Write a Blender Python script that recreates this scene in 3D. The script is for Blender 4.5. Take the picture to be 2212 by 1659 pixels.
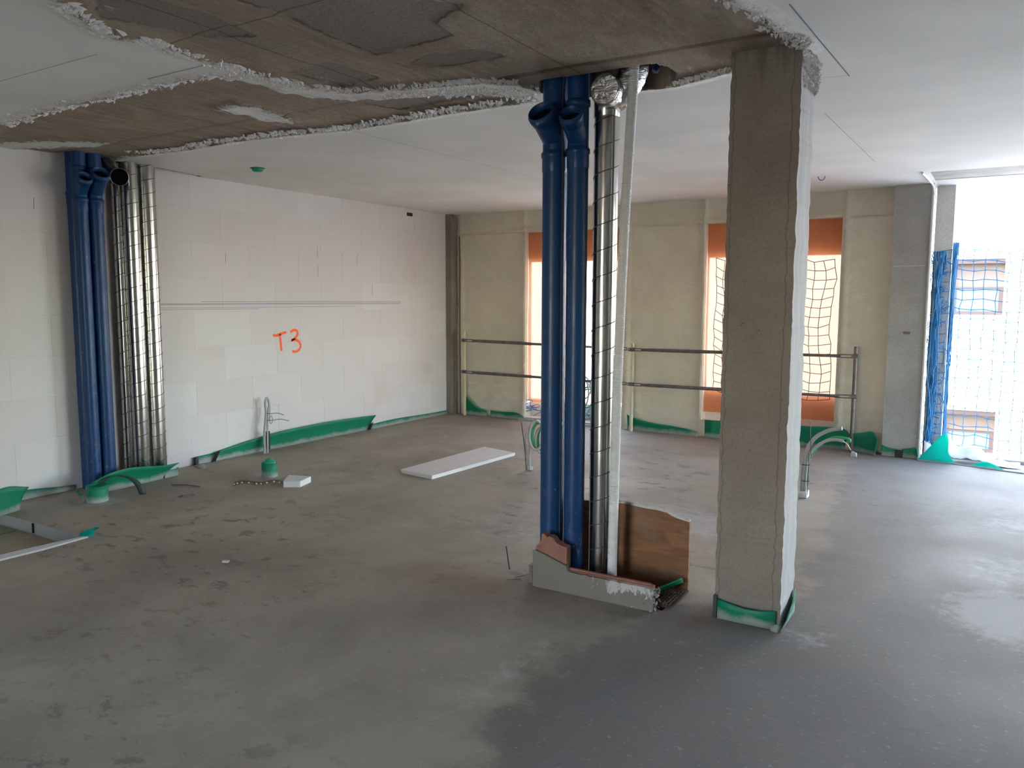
import bpy, bmesh, math, random
import numpy as np
from mathutils import Vector, Matrix, noise
random.seed(7); rng = np.random.default_rng(7)
for o in list(bpy.data.objects): bpy.data.objects.remove(o)
sc = bpy.context.scene
COL = sc.collection
# ------------------------------------------------------------------ camera
H = 2.7
cam = bpy.data.objects.new('camera', bpy.data.cameras.new('camera')); COL.objects.link(cam)
cam.data.sensor_fit = 'HORIZONTAL'; cam.data.sensor_width = 36.0
cam.data.lens = 1727.26 / 2212 * 36.0
cam.data.clip_start = 0.05; cam.data.clip_end = 300
PITCH, ROLL, YAW = 0.10643, 0.0031, 0.5519
_m = Matrix.Rotation(YAW, 4, 'Z') @ Matrix.Rotation(math.pi/2 - PITCH, 4, 'X') @ Matrix.Rotation(ROLL, 4, 'Z')
cam.matrix_world = Matrix.Translation((0, 0, 1.5728)) @ _m
sc.camera = cam
# ------------------------------------------------------------------ world, sun, exposure
w = bpy.data.worlds.new('sky'); sc.world = w; w.use_nodes = True
wn = w.node_tree.nodes; wl = w.node_tree.links; wn.clear()
sky = wn.new('ShaderNodeTexSky'); sky.sky_type = 'NISHITA'; sky.sun_disc = False
sky.sun_elevation = math.radians(48); sky.sun_rotation = math.radians(215)
sky.air_density = 1.1; sky.dust_density = 1.0; sky.ozone_density = 1.0
bg = wn.new('ShaderNodeBackground'); bg.inputs[1].default_value = 2.6
wo = wn.new('ShaderNodeOutputWorld'); wl.new(sky.outputs[0], bg.inputs[0]); wl.new(bg.outputs[0], wo.inputs[0])
sun = bpy.data.objects.new('sun', bpy.data.lights.new('sun', 'SUN')); COL.objects.link(sun)
sun.data.energy = 8.0; sun.data.angle = math.radians(0.6); sun.data.color = (1.0, 0.97, 0.94)
sun.rotation_euler = Vector((0.50, 0.55, -0.85)).to_track_quat('-Z', 'Y').to_euler()
sc.view_settings.view_transform = 'Standard'; sc.view_settings.look = 'None'
sc.view_settings.gamma = 1.0; sc.view_settings.use_curve_mapping = False
sc.view_settings.exposure = 0.66
sc.cycles.max_bounces = 10; sc.cycles.diffuse_bounces = 7; sc.cycles.glossy_bounces = 4
sc.cycles.transparent_max_bounces = 12
sc.cycles.use_denoising = True
sc.cycles.use_adaptive_sampling = True; sc.cycles.adaptive_threshold = 0.02
sc.cycles.sample_clamp_indirect = 6.0
sc.cycles.caustics_reflective = False; sc.cycles.caustics_refractive = False

# ------------------------------------------------------------------ material helpers
class NT:
    def __init__(s, name):
        s.m = bpy.data.materials.new(name); s.m.use_nodes = True
        s.n = s.m.node_tree.nodes; s.l = s.m.node_tree.links
        s.b = s.n['Principled BSDF']; s.out = s.n['Material Output']
    def node(s, t, **k):
        n = s.n.new(t)
        for a, v in k.items(): setattr(n, a, v)
        return n
    def lk(s, a, b): s.l.new(a, b)
    def pos(s, scale=(1, 1, 1), obj=False, rot=(0, 0, 0)):
        if obj: src = s.node('ShaderNodeTexCoord').outputs['Object']
        else: src = s.node('ShaderNodeNewGeometry').outputs['Position']
        mp = s.node('ShaderNodeMapping'); mp.inputs['Scale'].default_value = scale
        mp.inputs['Rotation'].default_value = rot
        s.lk(src, mp.inputs[0]); return mp.outputs[0]
    def noise(s, scale, detail=4, rough=.55, vec=None, dist=0):
        n = s.node('ShaderNodeTexNoise'); n.inputs['Scale'].default_value = scale
        n.inputs['Detail'].default_value = detail; n.inputs['Roughness'].default_value = rough
        n.inputs['Distortion'].default_value = dist
        if vec is not None: s.lk(vec, n.inputs['Vector'])
        return n.outputs['Fac']
    def voro(s, scale, vec=None, feature='F1'):
        n = s.node('ShaderNodeTexVoronoi', feature=feature); n.inputs['Scale'].default_value = scale
        if vec is not None: s.lk(vec, n.inputs['Vector'])
        return n.outputs['Distance']
    def ramp(s, fac, stops, inter='LINEAR'):
        r = s.node('ShaderNodeValToRGB'); r.color_ramp.interpolation = inter
        e = r.color_ramp.elements
        while len(e) > 1: e.remove(e[-1])
        for i, (p, c) in enumerate(stops):
            if not hasattr(c, '__len__'): c = (c, c, c)
            if i == 0: e[0].position = p; x = e[0]
            else: x = e.new(p)
            x.color = (*c[:3], 1)
        s.lk(fac, r.inputs[0]); return r.outputs[0]
    def mix(s, fac, a, b, mode='MIX'):
        m = s.node('ShaderNodeMix', data_type='RGBA', blend_type=mode)
        for v, i in ((fac, 0), (a, 6), (b, 7)):
            if hasattr(v, 'is_linked') or hasattr(v, 'links'): s.lk(v, m.inputs[i])
            elif i == 0: m.inputs[0].default_value = v
            else: m.inputs[i].default_value = (*v[:3], 1) if hasattr(v, '__len__') else (v, v, v, 1)
        return m.outputs[2]
    def math(s, op, a, b=0.0, clamp=False):
        m = s.node('ShaderNodeMath', operation=op); m.use_clamp = clamp
        for v, i in ((a, 0), (b, 1)):
            if hasattr(v, 'links'): s.lk(v, m.inputs[i])
            else: m.inputs[i].default_value = v
        return m.outputs[0]
    def attr(s, name):
        a = s.node('ShaderNodeAttribute'); a.attribute_name = name; return a.outputs['Fac']
    def bump(s, h, strength=.3, dist=.01, prev=None):
        b = s.node('ShaderNodeBump'); b.inputs['Strength'].default_value = strength
        b.inputs['Distance'].default_value = dist; s.lk(h, b.inputs['Height'])
        if prev is not None: s.lk(prev, b.inputs['Normal'])
        s.lk(b.outputs[0], s.b.inputs['Normal']); return b.outputs[0]
    def col(s, c):
        if hasattr(c, 'links'): s.lk(c, s.b.inputs['Base Color'])
        else: s.b.inputs['Base Color'].default_value = (*c, 1)
    def rough(s, v):
        if hasattr(v, 'links'): s.lk(v, s.b.inputs['Roughness'])
        else: s.b.inputs['Roughness'].default_value = v

def simple(name, c, rough=.7, metal=0.0, nscale=None, namp=.15, bump=0.0, dist=.003, spec=.5):
    t = NT(name); t.rough(rough); t.b.inputs['Metallic'].default_value = metal
    t.b.inputs['Specular IOR Level'].default_value = spec
    if nscale:
        n = t.noise(nscale, 5, .6, t.pos(obj=True))
        t.col(t.mix(t.ramp(n, [(.3, 0), (.7, 1)]), tuple(x*(1-namp) for x in c), tuple(min(1, x*(1+namp)) for x in c)))
        if bump: t.bump(n, bump, dist)
    else: t.col(c)
    return t.m
def s2l(r, g, b):
    f = lambda v: ((v/255+.055)/1.055)**2.4 if v > 10 else v/255/12.92
    return (f(r), f(g), f(b))

M = {}
# --- slab soffit + white plaster (attribute plaster = signed distance inside the plaster, metres)
t = NT('ceiling_plaster_and_concrete')
sd = t.attr('plaster'); pat = t.attr('patch')
vs = t.pos((3.2, 1.3, 1)); n_str = t.noise(9, 7, .72, vs)
n_big = t.noise(2.2, 4, .6, t.pos())
edge = t.math('ADD', sd, t.math('MULTIPLY', t.math('SUBTRACT', n_str, .5), .17))
edge = t.math('ADD', edge, t.math('MULTIPLY', t.math('SUBTRACT', n_big, .5), .08))
mask = t.ramp(t.math('ADD', t.math('MULTIPLY', edge, 14), .5, True), [(.40, 0), (.60, 1)])
grain = t.noise(5, 7, .65, t.pos((4, .7, 1)), .9)
grain2 = t.noise(2.0, 5, .6, t.pos((1, .5, 1)))
raw = t.ramp(grain, [(.25, s2l(108, 92, 74)), (.5, s2l(146, 128, 108)), (.75, s2l(176, 159, 137))])
raw = t.mix(t.ramp(grain2, [(.35, 0), (.65, 1)]), raw, t.mix(.6, raw, s2l(142, 130, 118)))
raw = t.mix(t.ramp(t.noise(1.7, 6, .65, t.pos((1, .6, 1)), .8), [(.48, 0), (.6, .5)]), raw, s2l(166, 152, 132))
# formwork panel joints running across (along X) and along Y
sep = t.node('ShaderNodeSeparateXYZ'); t.lk(t.pos(), sep.inputs[0])
wob = t.math('MULTIPLY', t.math('SUBTRACT', t.noise(3, 3, .5, t.pos()), .5), .03)
def line(coord, at, wd):
    d = t.math('ABSOLUTE', t.math('SUBTRACT', t.math('ADD', coord, wob), at))
    return t.ramp(t.math('MULTIPLY', d, 1.0/wd), [(.3, 1), (1, 0)])
jm = line(sep.outputs[1], 3.585, .012)
stain = t.ramp(t.math('MULTIPLY', t.math('ABSOLUTE', t.math('SUBTRACT', t.math('ADD', sep.outputs[1], t.math('MULTIPLY', wob, 2)), 3.615)), 16), [(.2, 1), (.75, 0)])
stain = t.math('MULTIPLY', stain, t.ramp(t.math('ADD', t.math('MULTIPLY', sep.outputs[0], .5), 1.6), [(.1, .35), (.45, 1)]))
raw = t.mix(t.math('MULTIPLY', stain, .8), raw, s2l(96, 66, 42), 'MIX')
for ax, at in ((0, -5.55), (0, -4.45), (0, -2.95), (0, -1.9), (1, 2.35), (1, 1.3)):
    jm = t.math('MAXIMUM', jm, t.math('MULTIPLY', line(sep.outputs[ax], at, .008), .6))
# spalled aerated patches with a dark rim
pe = t.math('ADD', pat, t.math('MULTIPLY', t.math('SUBTRACT', t.noise(14, 4, .6, t.pos()), .5), .05))
pm = t.ramp(t.math('ADD', t.math('MULTIPLY', pe, 20), .5, True), [(.42, 0), (.58, 1)])
rim = t.math('MULTIPLY', t.ramp(t.math('MULTIPLY', t.math('ABSOLUTE', pe), 60), [(.05, .8), (.7, 0)]), t.ramp(t.noise(6, 3, .5, t.pos()), [(.42, 0), (.55, 1)]))
fine = t.noise(140, 3, .7, t.pos())
pcol = t.ramp(fine, [(.3, s2l(112, 102, 92)), (.7, s2l(140, 130, 118))])
raw = t.mix(pm, raw, pcol); raw = t.mix(rim, raw, s2l(48, 38, 32)); raw = t.mix(jm, raw, s2l(62, 46, 36))
# stray plaster dashes on the raw concrete near the edge
dash = t.ramp(t.noise(19, 5, .7, t.pos((1, .26, 1)), .5), [(.60, 0), (.66, 1)])
near = t.ramp(t.math('ADD', t.math('MULTIPLY', sd, 4.5), 1.0, True), [(.1, 0), (.7, 1)])
smear = t.math('MULTIPLY', dash, near)
pl_n = t.noise(1.3, 4, .5, t.pos())
plast = t.ramp(pl_n, [(.35, s2l(216, 214, 207)), (.65, s2l(228, 226, 220))])
pores = t.ramp(t.voro(60, t.pos()), [(.03, 1), (.09, 0)])
band = t.ramp(t.math('MULTIPLY', sd, 9, True), [(.2, 1), (.9, 0)])
plast = t.mix(t.math('MULTIPLY', t.math('MULTIPLY', pores, band), .8), plast, s2l(110, 104, 96))
plast = t.mix(t.math('MULTIPLY', t.ramp(t.noise(30, 5, .7, t.pos((1, .5, 1))), [(.50, 0), (.62, 1)]), t.math('MULTIPLY', band, .6)), plast, s2l(146, 140, 130))  # grey shade between the plaster lumps is painted into the colour
allm = t.math('MAXIMUM', mask, t.math('MULTIPLY', smear, .8))
t.col(t.mix(t.attr('void'), t.mix(allm, raw, plast), s2l(60, 54, 50))); t.rough(.85)  # hole interiors are coloured dark to stand for the shade inside
hgt = t.math('ADD', t.math('MULTIPLY', allm, 1.0), t.math('MULTIPLY', t.math('MULTIPLY', t.math('SUBTRACT', 1.0, allm), grain), .25))
b1 = t.bump(hgt, .8, .012)
rn = t.math('MULTIPLY', t.noise(34, 5, .7, t.pos((1, .5, 1))), t.math('ADD', t.math('MULTIPLY', band, 1.6), .01))
b2 = t.node('ShaderNodeBump'); b2.invert = False; b2.inputs['Strength'].default_value = .6; b2.inputs['Distance'].default_value = .015
t.lk(rn, b2.inputs['Height']); t.lk(b1, b2.inputs['Normal']); t.lk(b2.outputs[0], t.b.inputs['Normal'])
M['ceiling'] = t.m
# --- floor screed
t = NT('screed')
dk = t.attr('dark'); du = t.attr('dust_tone'); rd = t.attr('rust')
P = t.pos()
base = t.ramp(t.noise(.9, 5, .6, P), [(.3, s2l(145, 134, 122)), (.7, s2l(165, 155, 142))])
be = t.math('ADD', dk, t.math('MULTIPLY', t.math('SUBTRACT', t.noise(4, 7, .68, P), .5), .62))
bm = t.ramp(t.math('ADD', t.math('MULTIPLY', be, 5), .5, True), [(.2, 0), (.8, 1)])
fsp = t.node('ShaderNodeSeparateXYZ'); t.lk(P, fsp.inputs[0])
far = t.ramp(t.math('MULTIPLY', fsp.outputs[1], .1), [(.33, 1), (.6, .62)])
far2 = t.ramp(t.math('MULTIPLY', fsp.outputs[1], .1), [(.36, 1), (.46, .0)])
bm = t.math('MULTIPLY', bm, far)
c = t.mix(t.math('MULTIPLY', bm, .8), base, s2l(103, 104, 107))
rimd = t.ramp(t.math('MULTIPLY', t.math('ABSOLUTE', be), 7), [(.1, .45), (1, 0)])
rimd = t.math('MULTIPLY', rimd, far2)
c = t.mix(rimd, c, s2l(98, 92, 86))
blot = t.ramp(t.noise(5.5, 6, .66, t.pos((1, 1.5, 1), rot=(0, 0, .5))), [(.56, 0), (.62, 1)])
blz = t.ramp(t.noise(.55, 2, .5, P), [(.42, 0), (.6, 1)])
c = t.mix(t.math('MULTIPLY', t.math('MULTIPLY', blot, blz), t.math('SUBTRACT', .8, t.math('MULTIPLY', bm, .5))), c, s2l(104, 95, 88))
spk = t.ramp(t.noise(26, 4, .65, t.pos((1, 1.8, 1), rot=(0, 0, .6))), [(.6, 0), (.7, 1)])
c = t.mix(t.math('MULTIPLY', t.ramp(t.noise(1.1, 5, .65, P, .4), [(.42, 0), (.62, 1)]), .45), c, s2l(116, 108, 99))
c = t.mix(t.math('MULTIPLY', spk, .45), c, s2l(172, 168, 160))
spd = t.ramp(t.noise(17, 4, .6, P), [(.66, 0), (.72, 1)])
c = t.mix(t.math('MULTIPLY', spd, .3), c, s2l(88, 82, 78))
dm = t.ramp(t.math('ADD', du, t.math('MULTIPLY', t.math('SUBTRACT', t.noise(9, 7, .8, P), .5), 1.5)), [(.38, 0), (.66, 1)])
c = t.mix(t.math('MULTIPLY', dm, .55), c, s2l(174, 173, 172))
c = t.mix(t.math('MULTIPLY', rd, .5), c, s2l(126, 92, 74))
sep = t.node('ShaderNodeSeparateXYZ'); t.lk(P, sep.inputs[0])
t.col(c)
t.rough(t.ramp(t.noise(1.6, 5, .6, P), [(.3, .58), (.7, .74)]))
t.b.inputs['Specular IOR Level'].default_value = .30
b = t.bump(t.noise(30, 6, .7, t.pos((1, 1.3, 1))), .12, .004)
b2 = t.node('ShaderNodeBump'); b2.inputs['Strength'].default_value = .15; b2.inputs['Distance'].default_value = .03
t.lk(t.noise(2.2, 3, .5, P), b2.inputs['Height']); t.lk(b, b2.inputs['Normal']); t.lk(b2.outputs[0], t.b.inputs['Normal'])
M['floor'] = t.m
# --- gypsum block wall
t = NT('skimmed_gypsum_block')
oi = t.node('ShaderNodeObjectInfo')
base = t.ramp(oi.outputs['Random'], [(0, s2l(208, 201, 199)), (.75, s2l(211, 205, 203)), (1, s2l(214, 212, 211))])
pn = t.noise(1.1, 5, .6, t.pos())
base = t.mix(t.ramp(pn, [(.4, 0), (.62, .7)]), base, s2l(207, 203, 202))
scr = t.ramp(t.noise(9, 5, .75, t.pos((1, 3.2, .35))), [(.70, 0), (.74, 1)])
base = t.mix(t.math('MULTIPLY', scr, .45), base, s2l(140, 122, 110))
st = t.ramp(t.noise(.9, 3, .5, t.pos((1, 1, 1.3))), [(.66, 0), (.8, .4)])
base = t.mix(st, base, s2l(186, 150, 124))
t.col(base); t.rough(.8)
t.bump(t.noise(7, 5, .6, t.pos((1, 2, .7))), .12, .006)
M['gypsum'] = t.m
M['joint'] = simple('joint_filler', s2l(204, 198, 194), .9, nscale=12, namp=.06)
# --- cream sprayed foam
t = NT('sprayed_foam')
n1 = t.noise(28, 6, .65, t.pos((1, 1, 1.6)), .5); n2 = t.noise(4, 4, .6, t.pos())
t.col(t.mix(t.ramp(n2, [(.35, 0), (.7, 1)]), s2l(216, 207, 188), s2l(208, 199, 180))); t.rough(.8)
t.bump(n1, .5, .02); M['foam'] = t.m
# --- concretes
def concrete(name, c1, c2, seam=False, top_stain=False):
    t = NT(name)
    n = t.noise(2.2, 6, .62, t.pos()); f = t.noise(60, 3, .6, t.pos())
    c = t.mix(t.ramp(n, [(.35, 0), (.68, 1)]), c1, c2)
    c = t.mix(t.math('MULTIPLY', t.ramp(f, [(.35, 1), (.5, 0)]), .18), c, s2l(60, 55, 50))
    por = t.ramp(t.voro(11, t.pos()), [(.03, 1), (.055, 0)])
    c = t.mix(t.math('MULTIPLY', por, .7), c, s2l(45, 40, 37))
    spl = t.ramp(t.noise(7, 2, .4, t.pos((2.2, 2.2, .8))), [(.76, 0), (.775, 1)])
    c = t.mix(t.math('MULTIPLY', spl, .8), c, s2l(205, 203, 198))
    if seam:
        sp = t.node('ShaderNodeSeparateXYZ'); t.lk(t.pos(), sp.inputs[0])
        wb = t.math('MULTIPLY', t.math('SUBTRACT', t.noise(9, 5, .7, t.pos((.1, .1, 1))), .5), .05)
        for at in seam:
            d = t.math('MULTIPLY', t.math('ABSOLUTE', t.math('SUBTRACT', t.math('ADD', sp.outputs[0], wb), at)), 260)
            c = t.mix(t.ramp(d, [(.3, .5), (1, 0)]), c, s2l(72, 64, 56))
    if top_stain:
        sp = t.node('ShaderNodeSeparateXYZ'); t.lk(t.pos(), sp.inputs[0])
        z = t.math('ADD', sp.outputs[2], t.math('MULTIPLY', t.math('SUBTRACT', t.noise(16, 3, .5, t.pos((1, 1, .04))), .5), .9))
        c = t.mix(t.ramp(t.math('SUBTRACT', z, 1.9), [(.72, 0), (.95, .8)]), c, s2l(84, 60, 40))
    t.col(c); t.rough(.85); t.bump(t.noise(35, 6, .7, t.pos()), .25, .006)
    return t.m
M['col_front'] = concrete('column_concrete', s2l(122, 113, 104), s2l(140, 131, 122), seam=(-1.135, -.872), top_stain=True)
M['conc_grey'] = concrete('grey_concrete', s2l(150, 147, 144), s2l(168, 165, 161))
M['conc_pale'] = concrete('pale_concrete', s2l(190, 187, 182), s2l(206, 203, 199))
t = NT('whitewashed_concrete')
n = t.noise(6, 6, .7, t.pos((1, 3, .5)))
c = t.mix(t.ramp(n, [(.3, 0), (.6, 1)]), s2l(150, 147, 145), s2l(168, 166, 164))
c = t.mix(t.ramp(t.noise(12, 5, .75, t.pos((2, 2, .35))), [(.66, 0), (.70, .7)]), c, s2l(112, 98, 88))
t.col(c); t.rough(.8); t.bump(t.noise(14, 6, .7, t.pos((2, 2, .5))), .5, .01); M['whitewash'] = t.m
# --- plastics and metals
t = NT('blue_plastic_pipe')
n = t.noise(3, 4, .6, t.pos((1, 1, .4)))
c = t.mix(n, s2l(16, 54, 98), s2l(24, 66, 110))
spt = t.ramp(t.noise(26, 2, .5, t.pos((1, 1, .6))), [(.725, 0), (.74, 1)])
c = t.mix(t.math('MULTIPLY', spt, .55), c, s2l(150, 160, 165))
sp = t.node('ShaderNodeSeparateXYZ'); t.lk(t.pos(), sp.inputs[0])
low = t.math('MULTIPLY', t.ramp(sp.outputs[2], [(.15, 1), (.62, 0)]), t.ramp(t.noise(34, 3, .6, t.pos((1, 1, .7))), [(.60, 0), (.66, 1)]))
c = t.mix(t.math('MULTIPLY', low, .6), c, s2l(128, 124, 114))
t.col(c); t.rough(t.ramp(t.noise(9, 3, .5, t.pos()), [(.3, .30), (.7, .45)])); t.b.inputs['Specular IOR Level'].default_value = .35; M['blue'] = t.m
M['mouth_shade'] = simple('pipe_mouth_shade', s2l(8, 12, 20), .9, spec=.1)  # near-black paint for the shade inside open pipe mouths
t = NT('galvanised_steel')
n = t.noise(5, 5, .6, t.pos((3, 3, 1)))
t.col(t.mix(n, s2l(176, 176, 172), s2l(200, 199, 194))); t.b.inputs['Metallic'].default_value = 1.0
t.rough(t.ramp(t.noise(3, 3, .5, t.pos((4, 4, 1))), [(.3, .14), (.7, .26)]))
t.bump(t.noise(7, 3, .5, t.pos((5, 5, .5))), .05, .01); M['galv'] = t.m
M['galv_seam'] = simple('duct_seam', s2l(92, 92, 88), .4, .9)
t = NT('aluminium_foil')
n = t.noise(18, 4, .6, t.pos((.6, 1, 2.2)), 1.5)
t.col(s2l(205, 203, 198)); t.b.inputs['Metallic'].default_value = 1.0; t.rough(.32); t.bump(n, .7, .015); M['foil'] = t.m
M['steel_dark'] = simple('scaffold_steel', s2l(112, 108, 106), .45, .6, nscale=14, namp=.25)
M['black'] = simple('black_plastic', s2l(26, 26, 28), .5)
M['blackrub'] = simple('black_rubber_strip', s2l(40, 46, 50), .6)
M['rust'] = simple('rusty_steel', s2l(112, 94, 82), .6, .5, nscale=30, namp=.4)
M['white_pl'] = simple('white_plastic', s2l(214, 214, 212), .5, nscale=20, namp=.05)
M['grey_cond'] = simple('grey_conduit', s2l(158, 158, 156), .5, nscale=20, namp=.08)
M['green_cond'] = simple('green_conduit', s2l(20, 150, 90), .4, nscale=20, namp=.1)
M['green_cap'] = simple('green_plastic', s2l(0, 142, 104), .5, nscale=9, namp=.12)
M['foam_strip'] = simple('foam_covered_steel', s2l(200, 188, 158), .8, nscale=25, namp=.1, bump=.6, dist=.01)
def film_mat(name, c, dusty=.075, tl=.25):
    t = NT(name); P = t.pos(); sp = t.node('ShaderNodeSeparateXYZ'); t.lk(P, sp.inputs[0])
    z = t.math('ADD', sp.outputs[2], t.math('MULTIPLY', t.math('SUBTRACT', t.noise(7, 5, .7, P), .5), .10))
    k = t.ramp(t.math('MULTIPLY', z, 1/dusty), [(.25, .92), (.75, 0)])
    cc = t.mix(t.noise(5, 4, .6, P), tuple(x*.85 for x in c), c)
    cc = t.mix(k, cc, s2l(172, 176, 172)); t.col(cc); t.rough(.55)
    tr = t.node('ShaderNodeBsdfTranslucent'); t.lk(cc, tr.inputs[0])
    mx = t.node('ShaderNodeMixShader'); mx.inputs[0].default_value = tl
    t.lk(t.b.outputs[0], mx.inputs[1]); t.lk(tr.outputs[0], mx.inputs[2]); t.lk(mx.outputs[0], t.out.inputs[0])
    return t.m
M['film'] = film_mat('green_foam_strip', s2l(0, 136, 100))
M['film_clean'] = film_mat('turquoise_foam_strip', s2l(30, 205, 190), .03, .75)
t = NT('brown_masking_paper'); P = t.pos()
cc = t.mix(t.noise(6, 5, .6, t.pos((1, 1, .3))), s2l(204, 122, 78), s2l(218, 140, 96)); t.col(cc); t.rough(.7)
bb = t.bump(t.noise(5, 4, .6, t.pos((1, 1, .35)), 1.0), .5, .03)
tr = t.node('ShaderNodeBsdfTranslucent'); t.lk(cc, tr.inputs[0]); t.lk(bb, tr.inputs[1])
mx = t.node('ShaderNodeMixShader'); mx.inputs[0].default_value = .17
t.lk(t.b.outputs[0], mx.inputs[1]); t.lk(tr.outputs[0], mx.inputs[2])
tp = t.node('ShaderNodeBsdfTransparent'); tp.inputs[0].default_value = (1, .86, .72, 1)
m2 = t.node('ShaderNodeMixShader'); m2.inputs[0].default_value = .07
t.lk(mx.outputs[0], m2.inputs[1]); t.lk(tp.outputs[0], m2.inputs[2]); t.lk(m2.outputs[0], t.out.inputs[0])
M['paper'] = t.m
M['net_dark'] = simple('brown_netting', s2l(88, 66, 60), .8)
M['net_blue'] = simple('blue_netting', s2l(38, 118, 168), .7, nscale=8, namp=.2)
M['white_sheet'] = simple('white_plastic_sheet', s2l(232, 234, 238), .5)
M['plaster_lump'] = simple('white_plaster_lumps', s2l(214, 211, 205), .85, nscale=30, namp=.08)
t = NT('plywood'); g = t.noise(3, 6, .65, t.pos((1.2, 1, 6), rot=(0, .2, 0)), 1.0)
c = t.ramp(g, [(.3, s2l(92, 58, 34)), (.55, s2l(130, 86, 52)), (.75, s2l(150, 106, 70))])
c = t.mix(t.ramp(t.noise(5, 5, .7, t.pos()), [(.5, 0), (.68, .6)]), c, s2l(112, 96, 82))
t.col(c); t.rough(.7); t.bump(g, .2, .004); M['wood'] = t.m
M['terracotta'] = simple('terracotta', s2l(142, 98, 84), .8, nscale=14, namp=.18, bump=.3)
t = NT('mortar_smeared_brick'); P = t.pos()
sp = t.node('ShaderNodeSeparateXYZ'); t.lk(P, sp.inputs[0])
nn = t.noise(16, 6, .7, t.pos((1, 1, .5)))
wm = t.ramp(t.math('ADD', t.math('MULTIPLY', t.math('ADD', sp.outputs[0], 1.95), 1.2), t.math('SUBTRACT', nn, .5)), [(.32, 0), (.42, 1)])
zz = t.ramp(t.math('ADD', sp.outputs[2], t.math('MULTIPLY', t.math('SUBTRACT', nn, .5), .26)), [(.075, 0), (.085, 1)])
c = t.mix(t.math('MULTIPLY', wm, zz), s2l(122, 116, 107), s2l(196, 191, 188))
t.col(t.mix(t.math('MULTIPLY', t.noise(40, 4, .6, P), .4), c, s2l(110, 104, 98))); t.rough(.9); t.bump(nn, .4, .01); M['mortar'] = t.m
M['board'] = simple('plasterboard', s2l(206, 200, 196), .8, nscale=8, namp=.05)
M['polystyrene'] = simple('white_foam_board', s2l(208, 206, 204), .85, nscale=60, namp=.05, bump=.2)
M['orange_spray'] = simple('orange_spray_paint', s2l(255, 92, 22), .6)
M['pencil'] = simple('blue_chalk_line', s2l(110, 116, 136), .9)
M['subfloor'] = simple('dusty_subfloor', s2l(150, 140, 118), .9, nscale=7, namp=.2, bump=.3, dist=.02)
M['subfloor_green'] = simple('greenish_board', s2l(120, 134, 108), .9, nscale=7, namp=.2)
M['nb_white'] = simple('white_render', s2l(240, 238, 232), .8)
M['nb_beige'] = simple('beige_shutter', s2l(84, 70, 58), .7)
M['nb_brown'] = simple('brown_timber_frame', s2l(46, 30, 24), .6)
M['nb_glass'] = simple('pale_blue_pane', s2l(84, 102, 114), .3, spec=.3)
M['ground'] = simple('sandy_ground', s2l(160, 155, 149), .9, nscale=.4, namp=.1)
M['pale_white'] = simple('white_soffit', s2l(206, 202, 196), .8, nscale=6, namp=.06)
M['soffit'] = simple('patchy_soffit', s2l(158, 152, 144), .9, nscale=5, namp=.22, bump=.4, dist=.02)

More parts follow.
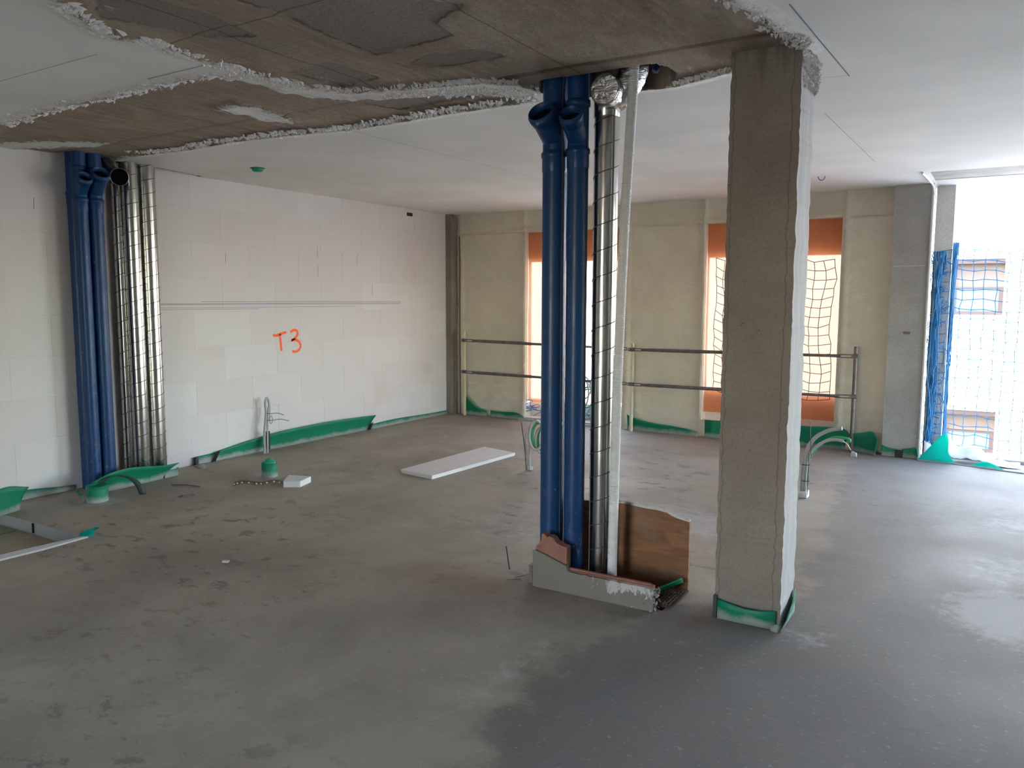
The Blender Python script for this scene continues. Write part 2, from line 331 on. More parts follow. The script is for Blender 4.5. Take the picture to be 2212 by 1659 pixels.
# ------------------------------------------------------------------ object helpers
def tag(o, label=None, cat=None, group=None, kind=None):
    for k, v in (('label', label), ('category', cat), ('group', group), ('kind', kind)):
        if v: o[k] = v
    return o
def empty(name, loc, label, cat, group=None):
    o = bpy.data.objects.new(name, None); COL.objects.link(o); o.location = loc
    o.empty_display_size = .1
    return tag(o, label, cat, group)
class MB:
    """collects geometry in world coordinates, built as one mesh object"""
    def __init__(s): s.v = []; s.f = []; s.mi = []; s.sm = []
    def add(s, vs, fs, mi=0, smooth=False):
        k = len(s.v); s.v += [tuple(v) for v in vs]
        for f in fs: s.f.append(tuple(k+i for i in f)); s.mi.append(mi); s.sm.append(smooth)
        return s
    def box(s, a, b, mi=0, rz=0, piv=None, mtx=None):
        x0, y0, z0 = a; x1, y1, z1 = b
        vs = [Vector(p) for p in ((x0,y0,z0),(x1,y0,z0),(x1,y1,z0),(x0,y1,z0),(x0,y0,z1),(x1,y0,z1),(x1,y1,z1),(x0,y1,z1))]
        if rz:
            pv = Vector(piv) if piv else (vs[0]+vs[6])/2
            R = Matrix.Rotation(rz, 3, 'Z'); vs = [R @ (v-pv) + pv for v in vs]
        if mtx is not None: vs = [mtx @ v for v in vs]
        return s.add(vs, [(3,2,1,0),(4,5,6,7),(0,1,5,4),(1,2,6,5),(2,3,7,6),(3,0,4,7)], mi)
    def tube(s, pts, r, n=16, mi=0, cap=True, smooth=True, close=False):
        pts = [Vector(p) for p in pts]; N = len(pts)
        rs = r if hasattr(r, '__len__') else [r]*N
        rings = []; up = None
        for i, p in enumerate(pts):
            if close: d = pts[(i+1) % N] - pts[i-1]
            else: d = pts[min(i+1, N-1)] - pts[max(i-1, 0)]
            if d.length < 1e-9: d = Vector((0, 0, 1))
            d.normalize()
            if up is None:
                up = Vector((0, 0, 1)) if abs(d.z) < .9 else Vector((1, 0, 0))
            u = up - d*up.dot(d)
            if u.length < 1e-6: u = Vector((1, 0, 0)) - d*d.x
            u.normalize(); up = u; v = d.cross(u)
            rings.append([p + (u*math.cos(2*math.pi*k/n) + v*math.sin(2*math.pi*k/n))*rs[i] for k in range(n)])
        vs = [q for rg in rings for q in rg]; fs = []
        for i in range(N if close else N-1):
            j = (i+1) % N
            for k in range(n):
                fs.append((i*n+k, i*n+(k+1) % n, j*n+(k+1) % n, j*n+k))
        s.add(vs, fs, mi, smooth)
        if cap and not close:
            s.add(rings[0], [tuple(range(n-1, -1, -1))], mi); s.add(rings[-1], [tuple(range(n))], mi)
        return s
    def lathe(s, p, d, prof, n=32, mi=0, smooth=True):
        p = Vector(p); d = Vector(d).normalized(); u = Vector((0, 0, 1)) if abs(d.z) < .9 else Vector((1, 0, 0))
        u = (u-d*u.dot(d)).normalized(); v = d.cross(u)
        vs = [p+d*a+(u*math.cos(2*math.pi*k/n)+v*math.sin(2*math.pi*k/n))*r for a, r in prof for k in range(n)]
        fs = [(i*n+k, i*n+(k+1) % n, (i+1)*n+(k+1) % n, (i+1)*n+k) for i in range(len(prof)-1) for k in range(n)]
        return s.add(vs, fs, mi, smooth)
    def poly(s, pts, z0, z1, mi=0):
        n = len(pts)
        vs = [(x, y, z0) for x, y in pts] + [(x, y, z1) for x, y in pts]
        ar = sum(pts[i][0]*pts[(i+1) % n][1]-pts[(i+1) % n][0]*pts[i][1] for i in range(n))
        fs = [tuple(range(n-1, -1, -1)), tuple(range(n, 2*n))] + [(i, (i+1) % n, n+(i+1) % n, n+i) for i in range(n)]
        if ar < 0: fs = [f[::-1] for f in fs]
        return s.add(vs, fs, mi)
    def build(s, name, mats, parent=None, bevel=0, origin=None, solid=0):
        me = bpy.data.meshes.new(name)
        if not isinstance(mats, (list, tuple)): mats = [mats]
        if parent is not None: org = Vector(parent.matrix_world.translation) if parent.type != 'EMPTY' else Vector(parent.location)
        elif origin is not None: org = Vector(origin)
        else:
            A = np.array(s.v); org = Vector(((A[:,0].min()+A[:,0].max())/2, (A[:,1].min()+A[:,1].max())/2, A[:,2].min()))
        base = WORLD.get(parent.name, org) if parent is not None else org
        if parent is not None: org = base
        me.from_pydata([tuple(Vector(v)-org) for v in s.v], [], s.f); me.update()
        me.polygons.foreach_set('material_index', s.mi); me.polygons.foreach_set('use_smooth', s.sm)
        for m in mats: me.materials.append(m)
        o = bpy.data.objects.new(name, me); COL.objects.link(o)
        if parent is not None: o.parent = parent
        else: o.location = org
        WORLD[o.name] = org
        if bevel:
            md = o.modifiers.new('bevel', 'BEVEL'); md.width = bevel; md.segments = 2; md.limit_method = 'ANGLE'; md.angle_limit = .7
        if solid:
            md = o.modifiers.new('solid', 'SOLIDIFY'); md.thickness = solid; md.offset = 0
        return o
WORLD = {}
_e = empty
def empty(*a, **k):
    o = _e(*a, **k); WORLD[o.name] = Vector(o.location); return o
def smoothline(pts, k=6):
    """Catmull-Rom through points"""
    P = [Vector(p) for p in pts]; P = [P[0]*2-P[1]] + P + [P[-1]*2-P[-2]]; out = []
    for i in range(1, len(P)-2):
        for j in range(k):
            q = j/k; a, b, c, d = P[i-1], P[i], P[i+1], P[i+2]
            out.append(.5*((2*b)+(c-a)*q+(2*a-5*b+4*c-d)*q*q+(3*b-a-3*c+d)*q**3))
    out.append(P[-2]); return out
def sdf_poly(X, Y, poly):
    """signed distance, positive inside"""
    d = np.full(X.shape, 1e9); ins = np.zeros(X.shape, bool); n = len(poly)
    for i in range(n):
        ax, ay = poly[i]; bx, by = poly[(i+1) % n]; ex, ey = bx-ax, by-ay
        tt = np.clip(((X-ax)*ex+(Y-ay)*ey)/(ex*ex+ey*ey+1e-12), 0, 1)
        d = np.minimum(d, np.hypot(X-ax-tt*ex, Y-ay-tt*ey))
        c = ((ay > Y) != (by > Y)) & (X < (bx-ax)*(Y-ay)/((by-ay) if by != ay else 1e-12)+ax)
        ins ^= c
    return np.where(ins, d, -d)
def spaced(a, b, step, fine=()):
    """grid coordinates with finer steps inside the given intervals"""
    out = [a]; x = a
    stops = sorted({v for f in fine for v in f[:2] if a < v < b} | {b})
    for s_ in stops:
        mid = (x+s_)/2; st = step
        for f in fine:
            if f[0] <= mid <= f[1]: st = f[2]
        n = max(1, round((s_-x)/st)); out += list(np.linspace(x, s_, n+1)[1:]); x = s_
    return np.array(out)
def grid_obj(name, xs, ys, zfun, mat, attrs, keep=None, flip=False):
    X, Y = np.meshgrid(xs, ys, indexing='ij'); Z = zfun(X, Y)
    nx, ny = len(xs), len(ys)
    idx = np.arange(nx*ny).reshape(nx, ny)
    q = np.stack([idx[:-1,:-1], idx[1:,:-1], idx[1:,1:], idx[:-1,1:]], -1).reshape(-1, 4)
    if keep is not None:
        cx = ((X[:-1,:-1]+X[1:,1:])/2).ravel(); cy = ((Y[:-1,:-1]+Y[1:,1:])/2).ravel(); q = q[keep(cx, cy)]
    if flip: q = q[:, ::-1]
    me = bpy.data.meshes.new(name)
    me.vertices.add(nx*ny); me.vertices.foreach_set('co', np.stack([X, Y, Z], -1).ravel())
    me.loops.add(q.size); me.loops.foreach_set('vertex_index', q.ravel().astype(np.int32))
    me.polygons.add(len(q)); me.polygons.foreach_set('loop_start', np.arange(0, q.size, 4, dtype=np.int32))
    me.update(calc_edges=True); me.validate()
    me.polygons.foreach_set('use_smooth', np.ones(len(me.polygons), bool))
    for k, f in attrs.items():
        a = me.attributes.new(k, 'FLOAT', 'POINT'); a.data.foreach_set('value', f(X, Y).ravel().astype(np.float32))
    me.materials.append(mat)
    o = bpy.data.objects.new(name, me); COL.objects.link(o); WORLD[o.name] = Vector((0, 0, 0)); return o

# ================================================================== SETTING
XL, XR, YB, YF = -6.46, 5.5, -3.0, 8.91
# ---- floor
RX, RY0, RY1 = -5.055, 1.9, 2.90          # shower recess corner
GX, GY0, GY1 = (-2.125, -1.40), 3.735, 4.06      # shaft opening
bound = [(-1.3, -3), (-1.40, 2.12), (-1.5, 2.5), (-1.55, 2.86), (-1.50, 3.16), (-1.45, 3.5), (-1.42, 3.75), (-1.2, 3.8), (-.85, 4.3), (-.9, 5.2), (-1.2, 8.0), (-1.2, 9.5), (5.5, 9.5), (5.5, -3)]
def dust_tonef(X, Y):
    v = np.zeros(X.shape)
    for x, y, rx, ry, a in ((.12, 4.6, .35, .45, 1.0), (-2.0, 5.35, .75, .5, .8), (-2.9, 4.7, 1.1, 1.0, .42), (.15, 6.5, .5, .5, .5), (-1.5, 3.85, .14, .25, .9), (-5.5, 4.8, .22, .22, .8), (-5.9, 3.5, .25, .2, .8), (-.72, 3.80, .22, .22, .5), (.1, 5.4, .4, .5, .55), (-1.1, 3.45, .4, .12, .35)):  # broad weak entry left of the shaft just lightens the base tone
        v = np.maximum(v, a*np.exp(-((X-x)/rx)**2-((Y-y)/ry)**2))
    v = np.maximum(v, .62*np.exp(-np.maximum(X-XL, 0)/.10)*(Y > 4.5))
    v = np.maximum(v, .5*np.exp(-(np.abs(X+1.7)+0*Y)/.25)*np.exp(-((Y-2.7)/.8)**2))
    return v
rustf = lambda X, Y: .8*np.exp(-((X+2.45)/.45)**2-((Y-3.55)/.2)**2)+.6*np.exp(-((X+5.6)/.4)**2-((Y-4.55)/.18)**2)+.5*np.exp(-((X+1.3)/.18)**2-((Y-3.68)/.06)**2)
xs = np.unique(np.round(np.concatenate([spaced(XL, 1.5, .05), spaced(1.5, XR, .4), [RX, GX[0], GX[1]]]), 4))
ys = np.unique(np.round(np.concatenate([spaced(YB, 1.2, .3), spaced(1.2, 9.35, .05), [RY0, RY1, GY0, GY1, YF]]), 4))
def fz(X, Y):
    z = .003*np.sin(X*2.1+Y)*np.sin(Y*1.7)
    return np.where((np.abs(X-RX) < .01) | (Y > 8.7) | ((X < RX+.01) & (Y > RY0-.01) & (Y < RY1+.01)) | ((X > GX[0]-.01) & (X < GX[1]+.01) & (Y > GY0-.01) & (Y < GY1+.01)), 0, z)
def fkeep(cx, cy):
    a = ~((cx < RX) & (cy > RY0) & (cy < RY1)); b_ = ~((cx > GX[0]) & (cx < GX[1]) & (cy > GY0) & (cy < GY1))
    return a & b_ & ~((cy > 8.68) & (cx > -.48)) & ~((cy > YF+.17) & (cx <= -.48))
floor = grid_obj('floor', xs, ys, fz, M['floor'], {'dark': lambda X, Y: sdf_poly(X, Y, bound), 'dust_tone': dust_tonef, 'rust': rustf}, fkeep)
tag(floor, kind='structure')
# recess: cut screed faces and sub-floor
m = MB()
m.add([(XL, RY1, 0), (RX, RY1, 0), (RX, RY1, -.085), (XL, RY1, -.085)], [(0, 1, 2, 3)])
m.add([(RX, RY0, 0), (RX, RY1, 0), (RX, RY1, -.085), (RX, RY0, -.085)], [(3, 2, 1, 0)])
m.add([(XL, RY0, 0), (RX, RY0, 0), (RX, RY0, -.085), (XL, RY0, -.085)], [(3, 2, 1, 0)])
m.build('screed_edge', M['conc_grey'], floor)
m = MB(); m.box((XL, RY0, -.12), (RX, RY1, -.085)); m.build('recess_bed', M['subfloor'], floor)
for k, (x0, y0, x1, y1, rz, mt) in enumerate(((-6.40, 2.52, -5.9, 2.86, .05, 'subfloor_green'), (-5.85, 2.55, -5.42, 2.84, -.12, 'subfloor'), (-6.1, 2.1, -5.6, 2.42, .2, 'subfloor_green'), (-5.55, 2.2, -5.2, 2.45, .1, 'subfloor'))):
    m = MB(); m.box((x0, y0, -.086), (x1, y1, -.074), rz=rz); m.build('underlay_board', M[mt], floor)
m = MB()   # shaft faces (slab cut) below floor
zc = -.35
for a, b_ in (((GX[0], GY0), (GX[1], GY0)), ((GX[1], GY0), (GX[1], GY1)), ((GX[1], GY1), (GX[0], GY1)), ((GX[0], GY1), (GX[0], GY0))):
    m.add([(*a, 0), (*b_, 0), (*b_, zc), (*a, zc)], [(0, 1, 2, 3)])
m.add([(GX[0], GY0, zc), (GX[1], GY0, zc), (GX[1], GY1, zc), (GX[0], GY1, zc)], [(0, 1, 2, 3)])
m.build('shaft_side', M['conc_grey'], floor)
# ---- ceiling
A = [(-2.6, .5), (-2.6, 1.3), (-3.14, 1.81), (-3.25, 1.98), (-3.34, 2.16), (-3.26, 2.28), (-3.28, 2.46), (-3.29, 2.9), (-3.26, 3.12), (-3.11, 3.35), (-2.85, 3.44), (-2.63, 3.49), (-2.38, 3.55), (-2.25, 3.68), (-2.2, 3.8), (-2.2, 4.07), (-1.55, 4.13), (-1.26, 4.02), (-1.12, 3.98), (-.86, 3.86), (-.83, 3.72), (-.856, 3.59), (-.88, 3.54), (-.9, 3.4), (-.92, 3.26), (-.956, 3.13), (-.94, 2.66), (-.9, .5)]
Bp = [(-6.6, 2.86), (-5.645, 2.807), (-5.1, 2.755), (-4.68, 2.741), (-4.07, 2.747), (-3.73, 2.734), (-3.47, 2.76), (-3.44, 2.88), (-3.42, 3.12), (-3.37, 3.38), (-3.2, 3.52), (-2.96, 3.6), (-2.72, 3.68), (-2.5, 3.76), (-2.34, 3.92), (-2.32, 4.03), (-2.84, 4.02), (-3.36, 4.05), (-3.77, 4.07), (-4.2, 4.0), (-4.78, 3.94), (-5.38, 3.98), (-5.86, 3.93), (-6.3, 3.95), (-6.6, 3.6)]
islands = [[(-4.06, 3.24), (-3.85, 3.22), (-3.86, 3.5), (-3.94, 3.78), (-4.06, 3.7)], [(-6.5, 3.15), (-6.2, 3.12), (-5.85, 3.33), (-5.6, 3.52), (-5.75, 3.58), (-6.5, 3.3)]]
patches = [[(-2.543, 2.376), (-2.572, 2.624), (-2.582, 2.964), (-2.33, 2.956), (-2.11, 2.937), (-2.08, 2.75), (-1.845, 2.66), (-2.008, 2.494), (-2.1, 1.9), (-2.6, 1.9)],
           [(-2.547, 3.159), (-2.489, 3.267), (-2.316, 3.298), (-2.062, 3.294), (-2.109, 3.151), (-2.351, 3.087)],
           [(-3.2, 2.0), (-3.05, 2.4), (-2.85, 2.5), (-2.8, 2.2), (-2.9, 1.8)], [(-3.15, 2.95), (-2.85, 2.93), (-2.82, 3.28), (-3.1, 3.3)],
           [(-3.3, 3.65), (-2.7, 3.72), (-2.6, 3.85), (-3.2, 3.9)]]
holes = [[(-2.2, 3.76), (-1.62, 3.78), (-1.53, 3.78), (-1.505, 3.86), (-1.50, 4.0), (-1.54, 4.10), (-1.74, 4.12), (-2.2, 4.09)],
         [(-6.6, 3.62), (-6.34, 3.64), (-6.32, 4.4), (-6.41, 4.9), (-6.6, 4.95)],
         [(-6.057+.06*math.cos(a), 3.548+.06*math.sin(a)) for a in np.linspace(0, 2*math.pi, 13)[:-1]]]
def f_pl(X, Y):
    d = np.maximum(sdf_poly(X, Y, A), sdf_poly(X, Y, Bp)); d = -d
    for i_ in islands: d = np.maximum(d, sdf_poly(X, Y, i_))
    # outer edge of the plaster near the open side
    return d
f_pl0 = f_pl
def f_pl1(X, Y): return np.where(f_hole(X, Y) > -.01, -1.0, f_pl0(X, Y))
def f_pt(X, Y): return np.max([sdf_poly(X, Y, q) for q in patches], axis=0)
def f_hole(X, Y): return np.max([sdf_poly(X, Y, q) for q in holes], axis=0)
xs = spaced(XL, XR, .3, [(-6.46, -6.2, .015), (-6.2, -2.3, .04), (-2.3, -1.4, .014), (-1.4, .4, .04)])
ys = spaced(YB, 9.35, .3, [(1.2, 3.5, .04), (3.5, 4.2, .014), (4.2, 5, .03), (5, 9.35, .06)])
def cz(X, Y):
    nz = np.vectorize(lambda a, b_: noise.noise(Vector((a*9, b_*9, 0))))(X, Y)
    pl = f_pl(X, Y) + nz*.03
    z = H - .012*np.clip(pl/.03+.5, 0, 1) - .010*np.exp(-(pl/.05)**2)*(1+nz)
    z = z + .010*np.clip(f_pt(X, Y)/.02+.5, 0, 1)
    # formwork step at the joint
    z = z + .006*(1/(1+np.exp(-(Y-3.585)/.006)))*(pl < 0)
    z = np.where(f_hole(X, Y) + nz*.012 > 0, H+.56, z)
    return z
ceiling = grid_obj('ceiling', xs, ys, cz, M['ceiling'], {'plaster': f_pl1, 'patch': f_pt, 'void': lambda X, Y: np.clip(f_hole(X, Y)/.01+.6, 0, 1)}, lambda cx, cy: ~((cy > 8.0) & (cx > -.66)), flip=True)
tag(ceiling, kind='structure')
# slab above + soffit of open bay, outer lintel
m = MB(); m.box((XL-.3, YB-1.9, H+.58), (XR+.9, 9.3, H+.8)); m.build('slab_top', M['conc_grey'], ceiling)  # unseen rear overhang added to keep sun out of the rear opening
m = MB(); m.box((-.66, 8.0, H-.004), (XR, 8.62, H+.6)); m.build('open_bay_soffit', M['soffit'], ceiling)
m = MB(); m.box((-.66, 8.62, H-.008), (XR, 9.3, H+.6)); m.build('outer_soffit', M['pale_white'], ceiling)
m = MB()
def edge_crumbs(pts, n, spread, inward=0.0, size=(.005, .016)):
    seg = [(Vector((*a, 0)), Vector((*b_, 0))) for a, b_ in zip(pts, pts[1:])]; L = [(b_-a).length for a, b_ in seg]
    for _ in range(n):
        a, b_ = random.choices(seg, L)[0]; d = (b_-a).normalized(); nn = Vector((-d.y, d.x, 0))
        p = a.lerp(b_, random.random())+nn*(random.gauss(0, spread)+inward)
        if f_hole(np.array([p.x]), np.array([p.y]))[0] > -.01: continue
        s_ = random.uniform(*size); an = random.gauss(1.5, .5); dr = Vector((math.cos(an), math.sin(an), 0)); pr = Vector((-dr.y, dr.x, 0)); z0 = H-.004
        ln = s_*random.uniform(1.0, 3.2); c_ = Vector((p.x, p.y, 0))
        vs = [c_-dr*ln, c_+pr*s_*.6, c_+dr*ln*.9, c_-pr*s_*.7]; vs = [Vector((q.x, q.y, z0)) for q in vs]+[Vector((c_.x+random.uniform(-.3, .3)*s_, c_.y, z0-.008-s_*.75))]
        m.add(vs, [(1, 0, 4), (2, 1, 4), (3, 2, 4), (0, 3, 4)])
edge_crumbs(A[2:14], 1500, .022, .01)
edge_crumbs(Bp[1:8], 420, .035, 0)
edge_crumbs([(-3.0, 3.5), (-2.72, 3.6), (-2.4, 3.74), (-2.22, 3.86)], 420, .035, 0)
edge_crumbs(Bp[12:23], 1100, .035, .01)
edge_crumbs([(-1.55, 4.13), (-1.26, 4.02), (-1.16, 4.0)], 120, .015, 0)
edge_crumbs(A[18:27], 500, .022, .0)
o = m.build('plaster_edge_lumps', M['plaster_lump'], ceiling); o['kind'] = 'stuff'
# chalk lines snapped on the ceiling
def ribbon(m, a, b_, wd, off):
    a, b_ = Vector(a), Vector(b_); d = (b_-a).normalized(); n = d.cross(Vector(off)).normalized()*wd/2; o = Vector(off)
    m.add([a-n+o, a+n+o, b_+n+o, b_-n+o], [(0, 1, 2, 3)])
for a, b_, wd in (((-3.82, 2.63), (-2.55, 2.60), .006), ((-.769, 3.243), (-.739, 4.413), .006), ((-5.0, 2.262), (-3.632, 2.25), .004), ((-3.798, 4.1), (-3.775, 8.8), .004), ((-.90, 4.365), (-.74, 4.40), .003), ((-1.0, 5.2), (-.98, 7.2), .003)):
    m = MB(); ribbon(m, (*a, H-.0135), (*b_, H-.0135), wd, (0, 0, -.001)); m.build('chalk_line', M['pencil'], ceiling)
# ---- left wall of gypsum blocks
m = MB(); m.box((XL-.12, YB, -.12), (XL-.0016, YF+.02, H+.6)); wl_ = m.build('wall_left', M['joint']); tag(wl_, kind='structure')
Lb, Hb = .66, .325; z = -.195+.0; row = 0
bm_cache = {}
def block_mesh(w_, h_):
    k = (round(w_, 3), round(h_, 3))
    if k not in bm_cache:
        mm = MB(); x0 = XL-.08; e = .0012
        y0, y1, z0, z1 = -w_/2, w_/2, -h_/2, h_/2
        vs = [(-.08, y0, z0), (-.08, y1, z0), (-.08, y1, z1), (-.08, y0, z1), (-e, y0, z0), (-e, y1, z0), (-e, y1, z1), (-e, y0, z1), (0, y0+e, z0+e), (0, y1-e, z0+e), (0, y1-e, z1-e), (0, y0+e, z1-e)]
        fs = [(0, 4, 7, 3), (1, 2, 6, 5), (0, 1, 5, 4), (3, 7, 6, 2), (4, 5, 9, 8), (5, 6, 10, 9), (6, 7, 11, 10), (7, 4, 8, 11), (8, 9, 10, 11)]
        me = bpy.data.meshes.new('block'); me.from_pydata(vs, [], fs); me.materials.append(M['gypsum']); me.update(); bm_cache[k] = me
    return bm_cache[k]
while z < H+.2:
    y = YB + (Lb/2 if row % 2 else 0) - Lb - .1
    while y < YF:
        a, b_ = max(y, YB), min(y+Lb, YF)
        z0, z1 = max(z, -.1), min(z+Hb, H+.02)
        if b_-a > .03 and z1-z0 > .03:
            g = .0004
            o = bpy.data.objects.new('block', block_mesh(b_-a-2*g, z1-z0-2*g)); COL.objects.link(o); o.parent = wl_
            o.location = Vector((XL+random.uniform(-.0002, .0002), (a+b_)/2, (z0+z1)/2)) - WORLD[wl_.name]
        y += Lb
    z += Hb; row += 1
for z_, y0, y1, wd in ((1.533, 4.9, 7.84, .004), (1.515, 4.45, 7.83, .0045), (1.505, 4.45, 7.8, .003), (1.478, 4.45, 7.0, .003), (1.463, 4.45, 5.6, .003)):
    m = MB(); ribbon(m, (XL+.0012, y0, z_), (XL+.0012, y1, z_), wd, (.0004, 0, 0)); m.build('pencil_line', M['pencil'], wl_)
for y_, z0, z1 in ((6.42, 1.80, 1.93), (6.42, 2.0, 2.13), (7.05, 1.95, 2.08), (3.42, 2.25, 2.34), (5.2, 1.9, 2.0), (7.3, 1.6, 1.75)):
    m = MB(); ribbon(m, (XL+.0012, y_, z0), (XL+.0012, y_+.004, z1), .004, (.0004, 0, 0)); m.build('scratch', M['rust'], wl_)
m = MB(); m.box((XL-.01, 7.97, 2.60), (XL+.012, 8.07, 2.64)); m.build('wall_plug', M['black'], wl_)
# ---- back (facade) wall, sprayed foam, with two window openings
W1 = (-5.29, -3.92, .03, 2.42); W2 = (-2.93, -1.49, .19, 2.42)
x0w, x1w = -6.39, -1.0
gx = spaced(x0w, x1w, .03, [(a, a+.001, .001) for a in ()]); gx = np.unique(np.round(np.concatenate([gx, [W1[0], W1[1], W2[0], W2[1]]]), 4))
gz = np.unique(np.round(np.concatenate([spaced(-.05, H+.02, .03), [W1[2], W1[3]]]), 4))
v = []; f = []
for i, x in enumerate(gx):
    for j, z in enumerate(gz):
        inw = any(abs(x-q) < 1e-3 for q in (W1[0], W1[1], W2[0], W2[1])) and W1[2]-.01 <= z <= W1[3]+.01 or (abs(z-W1[3]) < 1e-3 or abs(z-W1[2]) < 1e-3)
        n_ = noise.noise(Vector((x*3.1, 0, z*2.3)))*.014 + noise.noise(Vector((x*11, 3, z*15)))*.008
        # foam sags into lumps low on the wall, and panels set back between the studs
        n_ += noise.noise(Vector((x*6, 9, z*13)))*.016*max(0, 1.0-z*.7)
        y = YF + .015 + n_
        for sx in (-6.31, -5.31, -3.88, -2.95, -1.455): y -= .030*math.exp(-((x-sx)/.022)**2)
        y -= .03*math.exp(-((z-2.445)/.02)**2)*(1 if (W1[0]-.05 < x < W1[1]+.05 or W2[0]-.05 < x < W2[1]+.05) else 0)
        if z > H-.06: y -= .01
        v.append((x, y if not inw else YF, z))
nz_ = len(gz)
for i in range(len(gx)-1):
    for j in range(nz_-1):
        cx, cz_ = (gx[i]+gx[i+1])/2, (gz[j]+gz[j+1])/2
        if any(w_[0] < cx < w_[1] and w_[2] < cz_ < w_[3] for w_ in (W1, W2)): continue
        k = i*nz_+j; f.append((k, k+nz_, k+nz_+1, k+1))
m = MB(); m.add(v, f, 0, True)
for w_ in (W1, W2):   # reveals
    a, b_, c_, d_ = w_; y0, y1 = YF, YF+.16
    m.add([(a, y0, c_), (a, y1, c_), (a, y1, d_), (a, y0, d_)], [(0, 1, 2, 3)])
    m.add([(b_, y0, c_), (b_, y1, c_), (b_, y1, d_), (b_, y0, d_)], [(3, 2, 1, 0)])
    m.add([(a, y0, d_), (b_, y0, d_), (b_, y1, d_), (a, y1, d_)], [(3, 2, 1, 0)])
    m.add([(a, y0, c_), (b_, y0, c_), (b_, y1, c_), (a, y1, c_)], [(0, 1, 2, 3)])
wb = m.build('wall_back', M['foam']); tag(wb, kind='structure')
m = MB()   # outer leaf of the facade, behind the foam
O1 = (-5.50, -3.93, .24, 2.05); O2 = (-3.06, -1.50, .52, 2.05); ya, yb = YF+.16, YF+.34
for a, b_, c_, d_ in ((-6.6, O1[0], -.3, H+.6), (O1[1], O2[0], -.3, H+.6), (O2[1], -.70, -.3, H+.6), (O1[0], O1[1], -.3, O1[2]), (O1[0], O1[1], O1[3], H+.6), (O2[0], O2[1], -.3, O2[2]), (O2[0], O2[1], O2[3], H+.6)):
    m.box((a, ya, c_), (b_, yb, d_))
m.build('outer_leaf', M['pale_white'], wb)
# right wall with wide openings, wall behind the camera (out of view)
m = MB()
m.box((XR, YB, 2.4), (XR+.25, 9.3, H+.6))
for a, b_ in ((YB, 5.2), (8.6, 9.3)): m.box((XR, a, -.3), (XR+.25, b_, 2.4))
tag(m.build('wall_right', M['conc_pale']), kind='structure')
m = MB()
m.box((XL-.12, YB-.2, 2.3), (XR+.25, YB, H+.6))
for a, b_ in ((XL-.12, -2.6), (-1.3, XR+.25)): m.box((a, YB-.2, -.3), (b_, YB, 2.3))  # unseen opening put in to light the room from behind
tag(m.build('wall_rear', M['conc_pale']), kind='structure')
# facade column between the open bays (far right, outside the frame)
m = MB(); m.box((2.4, 8.75, -.3), (5.5, 9.1, H+.6)); tag(m.build('wall_back_right', M['conc_pale']), kind='structure')
# balcony ledge
m = MB(); m.box((-.48, 8.68, -.25), (XR, 9.20, -.035)); m.box((-.48, 9.20, -.25), (XR, 9.28, .0)); tag(m.build('trim_1', M['conc_grey']), kind='structure')

# ================================================================== COLUMNS
def rough_box(a, b_, nx, nz, amp, seed=0):
    """box whose vertical edges wander a little"""
    m = MB(); (x0, y0, z0), (x1, y1, z1) = a, b_
    zs = np.linspace(z0, z1, nz+1)
    base = [(x0, y0), (x1, y0), (x1, y1), (x0, y1)]; vs = []
    for z in zs:
        for k, (x, y) in enumerate(base):
            q = noise.noise(Vector((seed+k*7.3, z*14, 0)))*amp + noise.noise(Vector((seed+k*3.1, z*45, 5)))*amp*.6
            vs.append((x+q*(1 if x == x0 else -1), y+q*.6, z))
    fs = []
    mi = []
    for j in range(nz):
        for k in range(4):
            fs.append((j*4+k, j*4+(k+1) % 4, (j+1)*4+(k+1) % 4, (j+1)*4+k)); mi.append(k)
    return m, vs, fs, mi
e = empty('concrete_column', (-.995, 3.93, 0), 'square raw concrete column standing free in the middle of the screed', 'column')
m, vs, fs, mi = rough_box((-1.152, 3.80, -.05), (-.835, 4.08, H+.005), 1, 130, .006)
m.add(vs, fs); m.mi = [1 if k == 1 else 0 for k in mi]
m.build('shaft', [M['col_front'], M['whitewash']], e)
# crumbly plaster collar at its head
m = MB()
for k in range(420):
    t_ = random.random(); x = -.86+.075*random.random()+(.02 if t_ > .5 else 0); y = 3.66+.46*t_; z = H-.012-random.random()**2*.16*(1 if y > 3.79 else .06)
    if y > 3.79: x = -.832+random.random()*.014
    s_ = random.uniform(.006, .018)
    vv = [Vector((x, y, z))+Vector((random.uniform(-1, 1), random.uniform(-1, 1), random.uniform(-1, 1))).normalized()*s_ for _ in range(5)]
    m.add(vv, [(0, 1, 2), (0, 2, 3), (0, 3, 1), (4, 2, 1), (4, 3, 2), (4, 1, 3)])
o = m.build('plaster_crumbs', M['plaster_lump'], e); o['kind'] = 'stuff'
# facade right column
e = empty('facade_column', (-.83, 8.85, 0), 'grey concrete column at the end of the cream foam wall, beside the open bay', 'column')
m, vs, fs, mi = rough_box((-1.0, 8.80, -.05), (-.665, 9.07, H+.005), 1, 60, .004, 20); m.add(vs, fs); m.build('shaft', M['conc_grey'], e)
m = MB(); m.tube([(-.664, 8.80, z) for z in np.linspace(-.0, H, 30)], .014, 10); m.build('corner_bead', M['white_pl'], e, )
m = MB(); ribbon(m, (-.99, 8.795, 1.90), (-.70, 8.795, 1.905), .004, (0, -.001, 0)); m.build('scratch', M['white_pl'], e)
m = MB(); m.box((-.86, 8.793, 1.235), (-.80, 8.80, 1.26), rz=0); m.build('rust_mark', M['rust'], e)
m = MB(); m.box((-.655, 9.07, -.1), (-.49, 9.25, H)); o = m.build('opening_pier', M['conc_pale']); tag(o, 'narrow pale grey pier behind the facade column, draped with blue netting', 'column')
